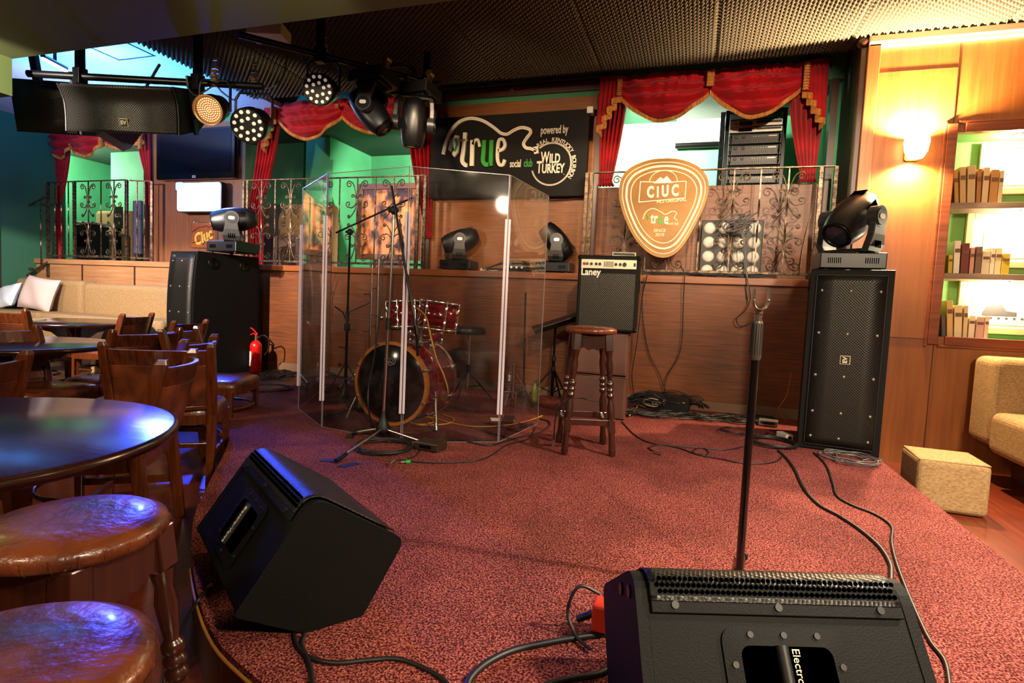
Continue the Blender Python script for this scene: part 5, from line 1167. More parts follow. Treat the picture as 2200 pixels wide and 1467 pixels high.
# straight stand at the front
bF = PZ(1585, 1268, STAGE+.004); tF = PY(1614, 690, bF.y); tmid = PY(1610, 771, bF.y)
t = thing('microphone_stand', 'straight black microphone stand with empty chrome clip in the foreground', 'microphone stand', tuple(bF)); hF = tF.z-bF.z; hm = tmid.z-bF.z
m = MB(); m.lathe([(.016, .0), (.04, .01), (.042, .03), (.022, .06), (.015, .075)], 20); m.build('hub', BLACK, t)
for k in range(3):
    a = math.radians(-38+k*120); m = MB(); m.cyl((0, 0, .035), (.25*math.cos(a), .25*math.sin(a), .020), .009, n=10); lg = m.build('leg', BLACKM, t); m = MB(); m.cyl((.24*math.cos(a), .24*math.sin(a), .024), (.28*math.cos(a), .28*math.sin(a), .015), .015, n=12); m.build('rubber_foot', BLACK, lg)
m = MB(); m.cyl((0, 0, .04), (0, 0, hm+.01), .0135, n=16); m.build('lower_tube', mat('gloss_black_tube', '#0c0b0b', .12, coat=1), t)
m = MB(); m.lathe([(.016, hm-.002), (.0185, hm+.01), (.0175, hm+.06), (.0165, hm+.12), (.0145, hm+.128)], 18); cl = m.build('clutch', mat('grey_clutch', '#4c463c', .4, .5), t)
m = MB()
for k in range(14): a = k*2*PI/14; m.cyl((.0178*math.cos(a), .0178*math.sin(a), hm+.015), (.0168*math.cos(a), .0168*math.sin(a), hm+.12), .0016, n=4)
m.build('grip_rib', BLACK, cl)
m = MB(); m.cyl((0, 0, hm+.12), (0, 0, hF-.0), .0085, n=12); m.cyl((0, 0, hF-.02), (0, 0, hF+.01), .013, n=14); m.build('upper_tube', CHROME, t)
m = MB(); m.cyl((0, 0, hF+.005), (0, 0, hF+.03), .010, n=12); m.cyl((-.013, 0, hF+.026), (.013, 0, hF+.026), .012, n=14); cx0 = m.build('swivel', CHROME, t)
m = MB(); pts = []
def clipf(u, v):
    a = math.radians(180+ -20+220*u); r = .022; return (.004+r*math.cos(a), (v-.5)*.075, hF+.066+r*1.2*math.sin(a))
m.grid(clipf, 20, 2); m.box((-.019, 0, hF+.088), (.004, .07, .036)); m.box((.027, 0, hF+.088), (.004, .07, .036)); o = m.build('clip', mat('chrome_clip', '#b5b2ad', .18, .9), t, solid=.004)
# music stand
q = PZ(1185, 862, STAGE); t = thing('music_stand', 'black folding music stand with tilted desk left of the bar stool', 'music stand', (q.x, q.y, STAGE+.004))
hz = PY(1187, 700, q.y).z-STAGE; m = MB(); m.cyl((0, 0, .05), (0, 0, hz*.55), .016); m.cyl((0, 0, hz*.5), (0, 0, hz), .011); m.build('pole', BLACKM, t)
m = MB(); m.cyl((0, 0, hz*.54), (0, 0, hz*.6), .02); m.cyl((0, 0, .30), (0, 0, .34), .022); m.build('collar', BLACK, t)
for k in range(3):
    a = k*2*PI/3-.6; c_, s_ = math.cos(a), math.sin(a); m = MB(); m.cyl((0, 0, .33), (.27*c_, .27*s_, .012), .01, n=8); m.cyl((0, 0, .08), (.15*c_, .15*s_, .15), .006, n=6); m.build('leg', BLACKM, t); m = MB(); m.ball((.27*c_, .27*s_, .016), .018, 8); m.build('rubber_foot', BLACK, t)
m = MB(); m.X = T(.02, 0, hz+.03) @ R('Z', 20) @ R('Y', -20) @ R('X', 10); m.box((0, .0, 0), (.50, .32, .012)); m.box((0, -.16, .02), (.50, .012, .05)); m.build('desk', BLACKM, t, bevel=.003); m = MB(); m.cyl((0, 0, hz-.03), (0, 0, hz+.02), .022); m.build('tilt_joint', BLACK, t)
# fire extinguisher
q = PZ(549, 797, STAGE); eh = PY(545, 727, q.y).z-STAGE
t = thing('fire_extinguisher', 'red fire extinguisher standing on the floor right of the left loudspeaker', 'fire extinguisher', (q.x, q.y, STAGE-.014))
RED = mat('extinguisher_red', '#c8120c', .25, coat=.5); er = .068
m = MB(); m.lathe([(0, 0), (er, 0), (er, eh*.80), (er*.93, eh*.88), (er*.6, eh*.95), (er*.3, eh*.985), (er*.28, eh*1.0), (0, eh)], 28); m.build('cylinder', RED, t)
m = MB(); m.cyl((0, 0, eh), (0, 0, eh+.06), .018); m.cyl((0, 0, eh+.03), (.05, 0, eh+.035), .008); m.build('valve', BRASSY, t)
m = MB(); m.tube([(.02, 0, eh+.055), (-.03, 0, eh+.075), (-.14, 0, eh+.035)], .009); m.build('lever', RED, t); m = MB(); m.tube([(.02, 0, eh+.07), (-.04, 0, eh+.12), (-.12, 0, eh+.16)], .009); m.build('lever', RED, t)
m = MB(); m.tube(spline([(.03, 0, eh+.035), (.12, 0, eh+.06), (.17, .02, eh-.0), (.16, .02, eh*.7), (.12, .01, eh*.55)], 6), .009); m.build('hose', BLACK, t)
m = MB(); m.grid(lambda u, v: ((er+.001)*math.cos(PI+.3+u*1.2), (er+.001)*math.sin(PI+.3+u*1.2), eh*(.2+.45*v)), 8, 1); m.build('label_sticker', WHITE, t)
# ------------------------------------------------------------------ round pub tables
def table(label, c, r, top=.75):
    t = thing('round_table', label, 'table', (c.x, c.y, FLOOR+.003), 0, 'round dark wooden pub tables')
    m = MB(); m.lathe([(0, top-.035), (r-.02, top-.035), (r-.004, top-.028), (r, top-.016), (r-.004, top-.004), (r-.015, top), (0, top)], 72); m.build('tabletop', TABW, t)
    m = MB(); m.lathe([(0, .05), (.10, .05), (.10, .09), (.06, .12), (.045, .2), (.06, .3), (.055, .45), (.04, .50), (.055, .52), (.05, .56), (.06, .60), (.06, top-.10), (.09, top-.04)], 24); m.build('pedestal', REDW, t)
    for k in range(4):
        M_ = R('Z', 45+90*k)
        m = MB(); m.X = M_; m.prism([(.04, 0), (.36, 0), (.36, -.02), (.30, -.035), (.26, -.07), (.20, -.085), (.14, -.14), (.04, -.17)], .03, M=T(0, .015, top-.036) @ R('X', 90)); m.build('bracket', REDW, t, bevel=.004)
        m = MB(); m.X = M_; m.prism([(.04, .0), (.36, .0), (.38, .03), (.30, .05), (.16, .09), (.08, .16), (.04, .16)], .05, M=T(0, .025, 0) @ R('X', 90)); m.build('foot', REDW, t, bevel=.006)
    return t
near = Vector((-1.93, .93, 0)); table('nearest round dark wooden table with blue light shining on its top', near, .585)
z_ = .75
pm = PZ(213, 745, z_); d_ = Vector((pm.x, pm.y, 0)); dirn = Vector((.95, .31, 0)); mid = d_-dirn*.60+Vector((-.12, .05, 0))
mid = Vector((pm.x, pm.y, 0))-dirn*.585; table('middle round dark wooden table beside the large chair back', mid, .585)
pf = PZ(292, 690, .80); pf2 = PZ(27, 690, .80); far_r = .60; u = Vector((pf.x-pf2.x, pf.y-pf2.y, 0)); far = Vector((pf.x+pf2.x, pf.y+pf2.y, 0))/2
dist = 7.7; rc = ray(160, 690); s_ = dist/math.hypot(rc[0], rc[1]); far = Vector((rc[0]*s_, rc[1]*s_, 0)); table('farthest round dark wooden table in front of the beige sofa', far, .66, CAM[2]+rc[2]*s_+.0)
m = MB(); pp = Vector(CAM)+Vector(ray(55, 683))*(5.75/math.hypot(*ray(55, 683)[:2])); 
tag(MB().cyl((far.x-.35, far.y-.25, CAM[2]+rc[2]*s_+.004), (far.x-.35, far.y-.25, CAM[2]+rc[2]*s_+.010), .17, n=28).build('place_mat', mat('tan_mat', '#a8865a', .7)), 'round tan mat lying on the farthest round table', 'mat')
def AT0(px, py, dep):
    r = ray(px, py); return Vector(CAM+r*dep/math.hypot(r[0], r[1]))
# ------------------------------------------------------------------ captain chairs
CHW = wood('chair_wood', '#67300f', '#341306', 'z', .25, .5, 1.3)
def chair_proto(label, loc, rz, sz=.46, bh=.855):
    """sits on z 0, faces +y (back at -y)"""
    t = thing('pub_chair', label, 'chair', loc, rz, 'leather backed wooden pub chairs')
    w = .262
    # rear posts, raked and proud of the rail
    def back_y(z): return -.19-.10*max(0, (z-sz)/(bh-sz))**1.1
    for s in (-1, 1):
        m = MB(); secs = []
        for z, ww, dd in ((0, .020, .022), (sz-.02, .024, .028), (sz+.1, .024, .030), (bh-.10, .022, .030), (bh-.012, .020, .027), (bh+.008, .014, .018)):
            x = s*(w-.01+.012*max(0, (z-sz)/(bh-sz))); y = back_y(z)-(0.05*(1-z/sz) if z < sz else 0)
            secs.append([(x+i*ww, y+j*dd, z) for i, j in ((-1, -1), (1, -1), (1, 1), (-1, 1))])
        m.loft(secs, smooth=False); m.build('back_post', CHW, t, bevel=.007)
        m = MB(); secs = [[(s*(w-.012)+i*q, .20+j*q, z) for i, j in ((-1, -1), (1, -1), (1, 1), (-1, 1))] for z, q in ((0, .015), (sz-.05, .021))]; m.loft(secs, smooth=False); m.build('leg', CHW, t, bevel=.005)
    def slab(z0, z1, bow, th, mt, nm, inset=.0, crown=0):
        m = MB(); secs = []
        for i in range(13):
            u = -1+2*i/12; x = u*(w-.005-inset); 
            ya, yb = back_y(z0)-bow*(1-u*u), back_y(z1)-bow*(1-u*u); zc = z1+crown*(1-u*u)
            secs.append([(x, ya-th/2, z0), (x, ya+th/2, z0), (x, yb+th/2, zc), (x, yb-th/2, zc)])
        m.loft(secs, smooth=False); return m.build(nm, mt, t, bevel=.004)
    slab(bh-.115, bh-.03, .07, .026, CHW, 'top_rail'); slab(sz+.04, bh-.115, .07, .03, LEA, 'back_pad', .012); slab(sz+.015, sz+.04, .07, .024, CHW, 'lower_rail', .004)
    m = MB(); o = [(x*1.0, y) for x, y in [(-.23, -.2), (.23, -.2), (.275, .0), (.265, .18), (.18, .25), (-.18, .25), (-.265, .18), (-.275, .0)]]
    sp_ = [(v.x, v.y) for v in spline([(x, y, 0) for x, y in o], 4, True)]
    m.prism(sp_, .055, z0=sz-.075); m.build('seat_frame', CHW, t, bevel=.008)
    m = MB(); n = len(sp_); rings = []
    for sc, z in ((.99, sz-.02), (.985, sz+.002), (.93, sz+.022), (.7, sz+.03), (.3, sz+.033)): rings.append([(x*sc, y*sc, z) for x, y in sp_])
    m.loft(rings); m.build('seat_cushion', LEA, t)
    for s in (-1, 1): m = MB(); m.box((s*(w-.012), -.01, .20), (.02, .40, .035)); m.build('stretcher', CHW, t, bevel=.004)
    m = MB(); m.box((0, .05, .20), (.4, .022, .03)); m.build('stretcher', CHW, t, bevel=.004)
    m = MB(); m.tube([(w*.98*math.cos(a), .02+.24*math.sin(a), .27) for a in [PI*k/12 for k in range(13)]], .011, 6); m.build('bentwood_hoop', CHW, t)
    return t
def at_back(c, yaw, off=.32):   # so that the top of the back is at c; the chair faces yaw+90
    f = Vector((-math.sin(math.radians(yaw)), math.cos(math.radians(yaw)), 0)); p = Vector((c[0], c[1], 0))+f*off; p.z = .003; return p
BT = .87
ce = (PZ(244, 725, BT)+PZ(424, 729, BT))/2
C0_ = chair_proto('large pub chair seen from behind beside the middle table', at_back(ce*.93, 34), 34)
def chair(label, back, yaw, dz=0):
    p = at_back(back, yaw); p.z = .003+dz; return dup(C0_, label, p, yaw)
cf = (PZ(370, 775, BT)+PZ(425, 745, BT))/2; cg = PZ(447, 733, BT)
chair('pub chair drawn up to the nearest table, its curved rail seen edge-on', cf, 125)
chair('pub chair behind the edge-on chair, next to the stage edge', cg*1.10+Vector((-.04, .02, 0)), 118)
hq = PZ(468, 842, .46); chair('pub chair whose leather seat juts out beside the carpet edge', hq*1.09+Vector((-.42, .0, 0)), -68)
chair('pub chair with blue-lit curved rail just beyond the large chair back', PZ(325, 712, BT)*1.08, 90)
chair('pub chair standing in front of the left loudspeaker', AT0(417, 684, 6.5), 106, AT0(417, 684, 6.5).z-BT-.01)
chair('small pub chair between the farthest table and the sofa', AT0(303, 669, 7.2), 112, AT0(301, 669, 7.3).z-BT-.01)
chair('pub chair cut by the left edge at the farthest table', AT0(-22, 657, 6.4), 20, AT0(-22, 657, 6.4).z-BT-.01)
chair('pub chair back post cut by the left edge above the nearest table', PZ(-22, 766, BT)+Vector((-.1, 0, 0)), 105)
chair('pub chair at the left edge with only its seat showing under the middle table', PZ(70, 822, .47)*.93+Vector((-.34, -.02, 0)), -80)
# ------------------------------------------------------------------ two leather stools in the foreground
def stool_c(px, py, z): p = PZ(px, py, z); return p
s1 = (PZ(368, 1110, .67)+PZ(180, 1060, .69))/2
s1 = Vector((-1.175, .80, 0)); s2 = Vector((-1.02, .62, 0))
q1 = PZ(155, 1115, .71); q2 = PZ(-5, 1425, .71)
stool('turned bar stool with wrinkled brown leather seat under the edge of the nearest table', (q1.x, q1.y, .004), 10, .715, .165)
stool('frontmost turned bar stool with blue glare on its brown leather seat', (q2.x, q2.y, .004), 35, .715, .165)
# ------------------------------------------------------------------ left sofa, ottomans, cushions
def cushion(name, label, loc, rot, w, h, d, mt, cat='cushion'):
    def fn(sgn):
        def f(u, v):
            x, y = (u-.5)*2, (v-.5)*2; b = (1-x**4)*(1-y**4); pin = 1-.10*(1-abs(x)**2)*abs(y)**3
            return (x*w/2*(1-.07*(1-y*y)), y*h/2*(1-.07*(1-x*x)), sgn*d/2*max(b, 0)**.5*(1+.12*math.sin(5*x+3*y)))
        return f
    m = MB(); m.grid(fn(1), 18, 18); m.grid(lambda u, v: fn(-1)(1-u, v), 18, 18); o = m.build(name, mt); o.location = loc; o.rotation_euler = [math.radians(a) for a in rot]; return tag(o, label, cat)
bt = PY(280, 612, 5.5).z
xs0, xs1, xs2 = PY(366, 640, 5.55).x, PY(186, 640, 5.55).x, X0+.05
seat_z = .78
t = thing('banquette_sofa', 'beige upholstered sofa section running behind the left loudspeaker', 'sofa', (0, 0, 0), 0, 'beige banquette sofas along the left ledge')
bx((xs1+.01, 5.48, .55), (xs0+.55, 5.755, bt)).build('backrest', SOFA, t, bevel=.07, seg=5); bx((xs1+.01, 4.95, .10), (xs0+.55, 5.475, seat_z)).build('seat', SOFA, t, bevel=.05, seg=4); bx((xs1+.03, 5.0, .004), (xs0+.5, 5.4, .09)).build('plinth', DARKW, t)
t = thing('banquette_sofa', 'beige upholstered sofa section in the far left corner behind the pillows', 'sofa', (0, 0, 0), 0, 'beige banquette sofas along the left ledge')
bx((xs2, 5.48, .55), (xs1-.01, 5.755, bt+.03)).build('backrest', SOFA, t, bevel=.07, seg=5); bx((xs2, 4.95, .10), (xs1-.01, 5.475, seat_z)).build('seat', SOFA, t, bevel=.05, seg=4); bx((xs2+.02, 5.0, .004), (xs1-.05, 5.4, .09)).build('plinth', DARKW, t)
PIL = mat('pale_pink_cotton', '#c9b3a8', .9, bump=.15, nscale=12)
q = PY(92, 646, 5.36); cushion('throw_pillow', 'pale pink throw pillow leaning on the far left sofa', (q.x, 5.31, seat_z+.23), (74, 6, 4), .56, .46, .17, PIL)
q = PY(2, 655, 5.2); cushion('throw_pillow', 'white throw pillow cut by the left edge on the far sofa', (max(q.x, X0+.3), 5.24, seat_z+.17), (62, -12, 0), .42, .36, .14, mat('white_cotton', '#d5dade', .9))
def ottoman(label, x, y, w, h, mt=SOFA, rz=0):
    t = thing('ottoman', label, 'ottoman', (x, y, .004), rz); m = MB(); m.box((0, 0, h/2), (w, w, h)); m.build('body', mt, t, bevel=.035, seg=4)
    m = MB(); m.tube([(i*(w/2-.012), j*(w/2-.012), h-.008) for i, j in ((-1, -1), (1, -1), (1, 1), (-1, 1))], .006, 6, closed=True); m.build('piping', mt, t); return t
q = PZ(100, 722, .48); ottoman('white-topped ottoman left of centre behind the middle table', PY(95, 730, 4.68).x, 4.68, .42, .50)
ottoman('beige ottoman between the farthest table and the small chair', PY(262, 725, 4.68).x, 4.68, .42, .56, rz=4)
# right side: sofa and cube ottoman
t = thing('lounge_sofa', 'beige fabric sofa against the wooden wall at the right edge', 'sofa', (0, 0, 0))
sx = PY(2093, 800, 4.98).x+.13; zb = PY(2150, 770, 4.98).z
bx((sx, 4.98, .28), (sx+2.6, 5.355, zb)).build('backrest', SOFA, t, bevel=.06, seg=5)
a = PY(2080, 930, 4.5); bx((sx-.02, 4.22, .25), (sx+2.6, 4.97, .55)).build('seat', SOFA, t, bevel=.06, seg=5); bx((sx+.25, 4.55, .004), (sx+2.5, 5.2, .25)).build('plinth', DARKW, t)
q = PZ(2111, 1116, 0); ottoman('beige fabric cube ottoman on the floor beside the right end of the stage', q.x-.15, q.y+.20, .38, .325, rz=-3)
# ------------------------------------------------------------------ truss bars and what hangs from them
ZB = 3.02
def bar(name, label, a, b, r, hangers):
    t = thing(name, label, 'lighting bar', tuple(a)); a = Vector(a); b = Vector(b)
    m = MB(); m.cyl((0, 0, 0), b-a, r, n=16); m.build('tube', BLACKM, t)
    for h in hangers:
        p = (b-a)*h; m = MB(); m.box((p.x, p.y, (3.655-a.z)/2+p.z/2+.0), (.05, .05, 3.655-a.z-p.z)); m.box((p.x, p.y, p.z), (.07, .07, .12)); m.build('hanger', BLACKM, t, bevel=.003)
    return t
def AT(px, py, dep):   # point along a sight line at a horizontal distance
    r = ray(px, py); return Vector(CAM+r*dep/math.hypot(r[0], r[1]))
a, b = AT(60, 158, 5.75), AT(565, 186, 4.85)
bar1 = bar('lighting_bar', 'black ceiling bar at left carrying the hanging loudspeaker and two lamps', a, b, .026, (.22, .72))
c1, d1 = AT(512, 74, 4.75), AT(940, 182, 5.55)
bar2 = bar('lighting_bar', 'sloping black ceiling bar carrying the two hanging moving heads', c1, d1, .024, (.35, .93))
# hanging loudspeaker
A_, B_ = AT(122, 170, 5.45), AT(374, 182, 4.93); fw = (B_-A_); w = .98; 
ctr_ = (A_+B_)/2; rz = math.degrees(math.atan2(fw.y, fw.x)); hh = AT(250, 172, 5.0).z-AT(250, 276, 5.15).z
t = thing('hanging_loudspeaker', 'wide black loudspeaker hung from the left ceiling bar', 'loudspeaker', (ctr_.x, ctr_.y, ctr_.z-.02)); w = math.hypot(fw.x, fw.y)
t.rotation_euler = (math.radians(16), 0, math.radians(rz))
pr = [(0, 0), (.03, -hh*.35), (.02, -hh*.7), (-.01, -hh-.03), (.24, -hh-.0), (.44, -hh*.62), (.44, -hh*.12), (.30, 0)]
pr = [(y-.0, z) for y, z in pr]; FM = Matrix(((0, 0, 1, 0), (1, 0, 0, 0), (0, 1, 0, 0), (0, 0, 0, 1)))
m = MB(); m.prism([(y, z) for y, z in pr][::-1], w, M=T(-w/2, 0, 0) @ FM); m.build('cabinet', CAB, t, bevel=.01)
m = MB(); path = [(0, 0), (.03, -hh*.35), (.02, -hh*.7), (-.01, -hh-.03)]; path = [(v.x, v.y) for v in spline([(y, z, 0) for y, z in path], 6)]
m.grid(lambda u, v: (-w/2+.02+(w-.04)*u, path[min(int(v*18), 18)][0]-.012, path[min(int(v*18), 18)][1]*.97-.008), 2, 18); m.build('grille', GR, t, solid=.008)
m = MB()
for s in (-1, 1): m.tube([(s*(w/2-.008), y-.008, z) for y, z in path], .008, 5)
m.build('grille_rim', BLACK, t)
badge(t, .02, -.012, -hh*.86, .062, 0)
for s in (-1, 1):
    m = MB(); m.box((s*(w/2+.012), .18, -.12), (.016, .05, .42)); m.cyl((s*(w/2+.005), .18, -.2), (s*(w/2+.03), .18, -.2), .016, n=10); m.build('yoke_arm', BLACKM, t, bevel=.002)
# second loudspeaker cabinet behind it (blue lit)
A_ = AT(50, 172, 4.95); t = thing('hanging_loudspeaker', 'second black loudspeaker behind the first, its underside lit blue', 'loudspeaker', tuple(AT(90, 172, 6.0))); t.rotation_euler = (math.radians(14), 0, math.radians(22))
m = MB(); m.prism([(0, 0), (-.02, -.40), (.28, -.40), (.42, -.2), (.36, 0)][::-1], .50, M=T(-.25, 0, 0) @ FM); m.build('cabinet', CAB, t, bevel=.01)
m = MB(); m.grid(lambda u, v: (-.23+.46*u, -.012-.02*v, -.01-.38*v), 2, 4); m.build('grille', GR, t, solid=.008)
m = MB(); m.box((-.1, .1, .15), (.05, .05, .35)); m.build('bracket', BLACKM, t)
q = AT(255, 284, 5.6); t = thing('spot_lamp', 'small blue-lit box lamp hanging over the far left valance', 'lamp', tuple(q)); t.rotation_euler = (math.radians(-25), 0, math.radians(-20))
m = MB(); m.prism([(-.17, .05), (.17, .05), (.10, -.09), (-.06, -.10)], .2, M=T(0, .1, 0) @ FR); m.build('housing', mat('blue_grey_box', '#3c4a78', .4), t, bevel=.005); m = MB(); m.box((0, 0, .35), (.02, .02, .68)); m.build('hanger', BLACKM, t)
# LED tube up at the left ceiling
a, b = AT(92, 126, 6.7), AT(142, 152, 7.1); t = thing('led_tube', 'bright blue-white lamp tube near the ceiling at far left', 'lamp', tuple(a)); b = b-a
m = MB(); m.cyl((0, 0, 0), b, .014, n=10); m.build('tube', mat('blue_white_glow', '#dfe8ff', .4, emit='#9fb8ff', es=12), t); m = MB(); m.cyl((0, 0, .025), b+Vector((0, 0, .025)), .02, n=8); m.box((b.x*.5, b.y*.5, b.z*.5+.2), (.02, .02, .36)); m.build('housing', BLACKM, t)
# LED par cans
DIODE = mat('led_lens_cream', '#e0d4c2', .2, coat=.5, emit='#ffe8c8', es=.25)
def par(label, loc, aim, r=.115, L=.2, fine=False, top=None, rods=True):
    """lens plane at loc, looking along aim; bracket goes up to the bar at height top"""
    t = thing('stage_lamp', label, 'stage lamp', tuple(loc)); F = frame((0, 0, 0), aim)
    m = MB(); m.X = F
    m.lathe([(.0, -L), (r*.55, -L), (r*.82, -L*.85), (r*.9, -L*.45), (r, -L*.35), (r, .012), (r*.97, .014), (r*.95, 0)], 30); hs = m.build('housing', BLACKM, t)
    if fine: 
        m = MB(); m.X = F; m.cyl((0, 0, -.03), (0, 0, .0), r*.94, n=30); lp = m.build('lens_plate', mat('warm_led_plate', '#8a5a30', .4, emit='#c07838', es=.25), t)
        m = MB(); m.X = F
        for ring, n in enumerate((1, 7, 13, 19, 25, 31)):
            for k in range(n): a = 2*PI*k/n; rr = r*.92*ring/6; m.ball((rr*math.cos(a), rr*math.sin(a), .002), r*.052, 6)
        o = m.build('diode_cluster', mat('warm_diode', '#ffe0b0', .3, emit='#ffcf9a', es=1.4), lp); o['kind'] = 'stuff'
        m = MB(); m.X = F; m.lathe([(r*.94, -.01), (r*1.04, .02), (r*1.02, .03), (r*.94, .01)], 30); m.build('rim', mat('warm_rim', '#caa070', .3, .6), t)
    else:
        m = MB(); m.X = F; m.cyl((0, 0, -.03), (0, 0, .004), r*.95, n=30); lp = m.build('lens_plate', BLACK, t)
        for ring, n in ((.40, 6), (.78, 12)):
            for k in range(n): a = 2*PI*k/n+.2; m = MB(); m.X = F; m.lathe([(0, .006), (r*.05, .012), (r*.10, .012), (r*.115, .004)], 14, M=T(r*ring*math.cos(a), r*ring*math.sin(a), 0)); m.build('led_lens', DIODE, lp)
    m = MB(); 
    up = Vector((0, 0, 1)); sd = (Vector(aim).cross(up)).normalized(); bk = -Vector(aim).normalized()*L*.45; hgt = (top-loc.z) if top else .3
    p0 = bk+sd*(r+.012); p1 = bk-sd*(r+.012); ph = r+.10
    pts = [p0-up*.02, p0+up*ph*.8, p0*.8+bk*.2+up*ph, p1*.8+bk*.2+up*ph, p1+up*ph*.8, p1-up*.02]
    m.tube(pts, .010, 6); m.build('bracket', BLACKM, t); m = MB(); m.cyl(bk+up*(ph-.01), bk+up*hgt, .011, n=8); m.build('hook_rod', BLACKM, t)
    m = MB(); c = bk+up*hgt
    for k in range(4): m.box((c.x, c.y, c.z-.05+k*.03), (.05-.012*(k % 2), .035, .022))
    m.cyl((c.x, c.y, c.z+.05), (c.x, c.y, c.z+.09), .006, n=8); m.box((c.x, c.y, c.z+.10), (.035, .01, .014)); m.cyl((c.x-.02, c.y, c.z-.08), (c.x+.02, c.y, c.z-.10), .006, n=8); m.build('clamp', BRASSY, t)
    return t
zb1 = lambda px, py, d: AT(px, py, d).z
p = AT(449, 236, 4.85); par('round stage lamp glowing warm white beside the hanging loudspeaker', p, (.30, -.85, -.42), .103, .20, True, AT(449, 178, 5.05).z)
p = AT(533, 270, 4.85); par('black stage lamp with eighteen round lenses in front of the red drape', p, (.30, -.85, -.40), .128, .24, False, AT(525, 184, 5.05).z)
p = AT(684, 192, 4.95); par('black stage lamp with eighteen round lenses hanging alone under the sloping bar', p, (.22, -.88, -.30), .122, .22, False, AT(680, 117, 5.07).z)
# hanging moving heads (upside down)
def hang_mh(label, px, py, dep, rz, tilt, pan, s=.92):
    q = AT(px, py, dep); t = moving_head(label, tuple(q), 0, tilt, pan, s=s, bw=.42, bd=.30); t.rotation_euler = (math.radians(180-7), 0, math.radians(rz))
    for sx in (-.12, .12):
        m = MB(); m.box((sx, 0, -.05), (.03, .05, .10)); m.cyl((sx, -.03, -.10), (sx, .03, -.10), .03, n=12); m.build('clamp', BRASSY, t)
    return t
g1 = hang_mh('left of two moving heads hanging from the sloping bar, seen side-on', 806, 157, 5.2, -10, 45, -112, .88)
g2 = hang_mh('right of two moving heads hanging from the sloping bar, facing the camera', 897, 186, 5.3, -6, 105, -26, .88)
m = MB(); m.text('ClubSpot 250', .032, T(-.05, -.137, .06) @ R('X', 90), ext=.001, xs=.9); m.build('lettering', WHITE, g2)
# cable bundle on the sloping bar
m = MB(); rnd = random.Random(3)
for k in range(9):
    pts = [AT(815+rnd.uniform(-6, 6), 150+rnd.uniform(-4, 4), 5.3), AT(845+rnd.uniform(-5, 5), 138+rnd.uniform(-5, 5), 5.3), AT(872, 140+rnd.uniform(-7, 5), 5.35), AT(893+rnd.uniform(-4, 4), 156+rnd.uniform(-6, 6), 5.4), AT(880+rnd.uniform(-8, 8), 165, 5.4)]; m.tube(spline(pts, 6), .006, 5)
tag(m.build('cable_bundle', BLACKM), 'loop of thin black cables resting on the sloping bar', 'cable', kind='stuff')
def hcable(label, pts, d, r=.006):
    m = MB(); m.tube(spline([AT(x, y, d) for x, y in pts], 6), r, 6); tag(m.build('hanging_cable', BLACK), label, 'cable')
hcable('thin cable looping under the left bar beside the warm lamp', ((400, 182), (418, 205), (440, 196), (462, 184), (480, 200), (505, 215), (520, 195), (545, 186)), 5.0)
hcable('thin cable drooping from the end of the left bar', ((545, 180), (572, 190), (590, 184), (604, 170), (612, 150), (618, 120)), 5.0)
hcable('thin cable hanging down from the lone stage lamp', ((640, 105), (655, 130), (664, 150), (678, 160), (706, 152), (716, 110)), 5.0)
# light wooden batten at the ceiling
a = PZ(578, 70, 3.40); m = MB(); m.X = T(a.x, a.y, 3.345) @ R('Z', 18); m.box((0, 0, .05), (.30, .22, .10)); o = m.build('ceiling_junction_box', mat('pale_box', '#cbb088', .6), bevel=.005); tag(o, 'pale box fixed to the dark foam ceiling beside the beam', 'box')
# ------------------------------------------------------------------ cables on the stage
def cab(label, pts, r=.005, mt=BLACK, name='cable', z=STAGE+.006, n=8):
    m = MB(); P_ = [PZ(x, y, z) if not isinstance(x, Vector) else x for x, y in pts]; m.tube(spline(P_, n), r, 8); return tag(m.build(name, mt), label, 'cable')
YEL = mat('yellow_cable', '#c8921a', .4); CABM = mat('cable_rubber', '#131212', .45)
BLK = CABM
cab('thick black cable running from behind the right loudspeaker to the front wedge', ((1672, 968), (1690, 985), (1708, 1010), (1728, 1050), (1760, 1085), (1805, 1110), (1850, 1140), (1890, 1175), (1912, 1210), (1915, 1236), (1913, 1262)), .0085, BLK)
cab('thin black cable curving along the right side of the carpet', ((1748, 972), (1775, 1000), (1790, 1040), (1798, 1065), (1830, 1085), (1880, 1105), (1915, 1130), (1916, 1165), (1925, 1205), (1945, 1260), (1975, 1330), (2000, 1380), (2030, 1420), (2040, 1467), (2042, 1500)), .006, BLK)
cab('thin cable snaking across the carpet from the bar stool to the right speaker', ((1335, 905), (1365, 935), (1400, 952), (1450, 958), (1500, 962), (1560, 966), (1600, 958), (1625, 945), (1650, 930)), .0045, BLK)
cab('thin cable with a silver plug curling on the carpet', ((1412, 972), (1398, 966), (1395, 960), (1420, 956), (1460, 963), (1500, 977), (1550, 986), (1590, 994), (1640, 996), (1670, 990), (1680, 980)), .0045, BLK)
cab('small loop of cable lying on the carpet in front of the wall', ((1495, 975), (1515, 978), (1522, 970), (1508, 962), (1492, 966), (1490, 973), (1505, 977)), .0045, BLK)
m = MB(); a = PZ(1405, 971, STAGE+.012); m.cyl(a, a+Vector((.05, -.03, 0)), .009, n=12); tag(m.build('cable_plug', CHROME), 'silver plug at the end of the curled cable', 'plug')
cab('black cable lying from the left wedge to the bottom edge of the photo', ((655, 1362), (648, 1385), (658, 1410), (668, 1440), (672, 1480)), .0065, BLK)
cab('black cable running from the left wedge across the front carpet', ((632, 1362), (640, 1390), (665, 1412), (720, 1424), (790, 1418), (850, 1415), (900, 1430), (950, 1458), (975, 1490)), .0065, BLK)
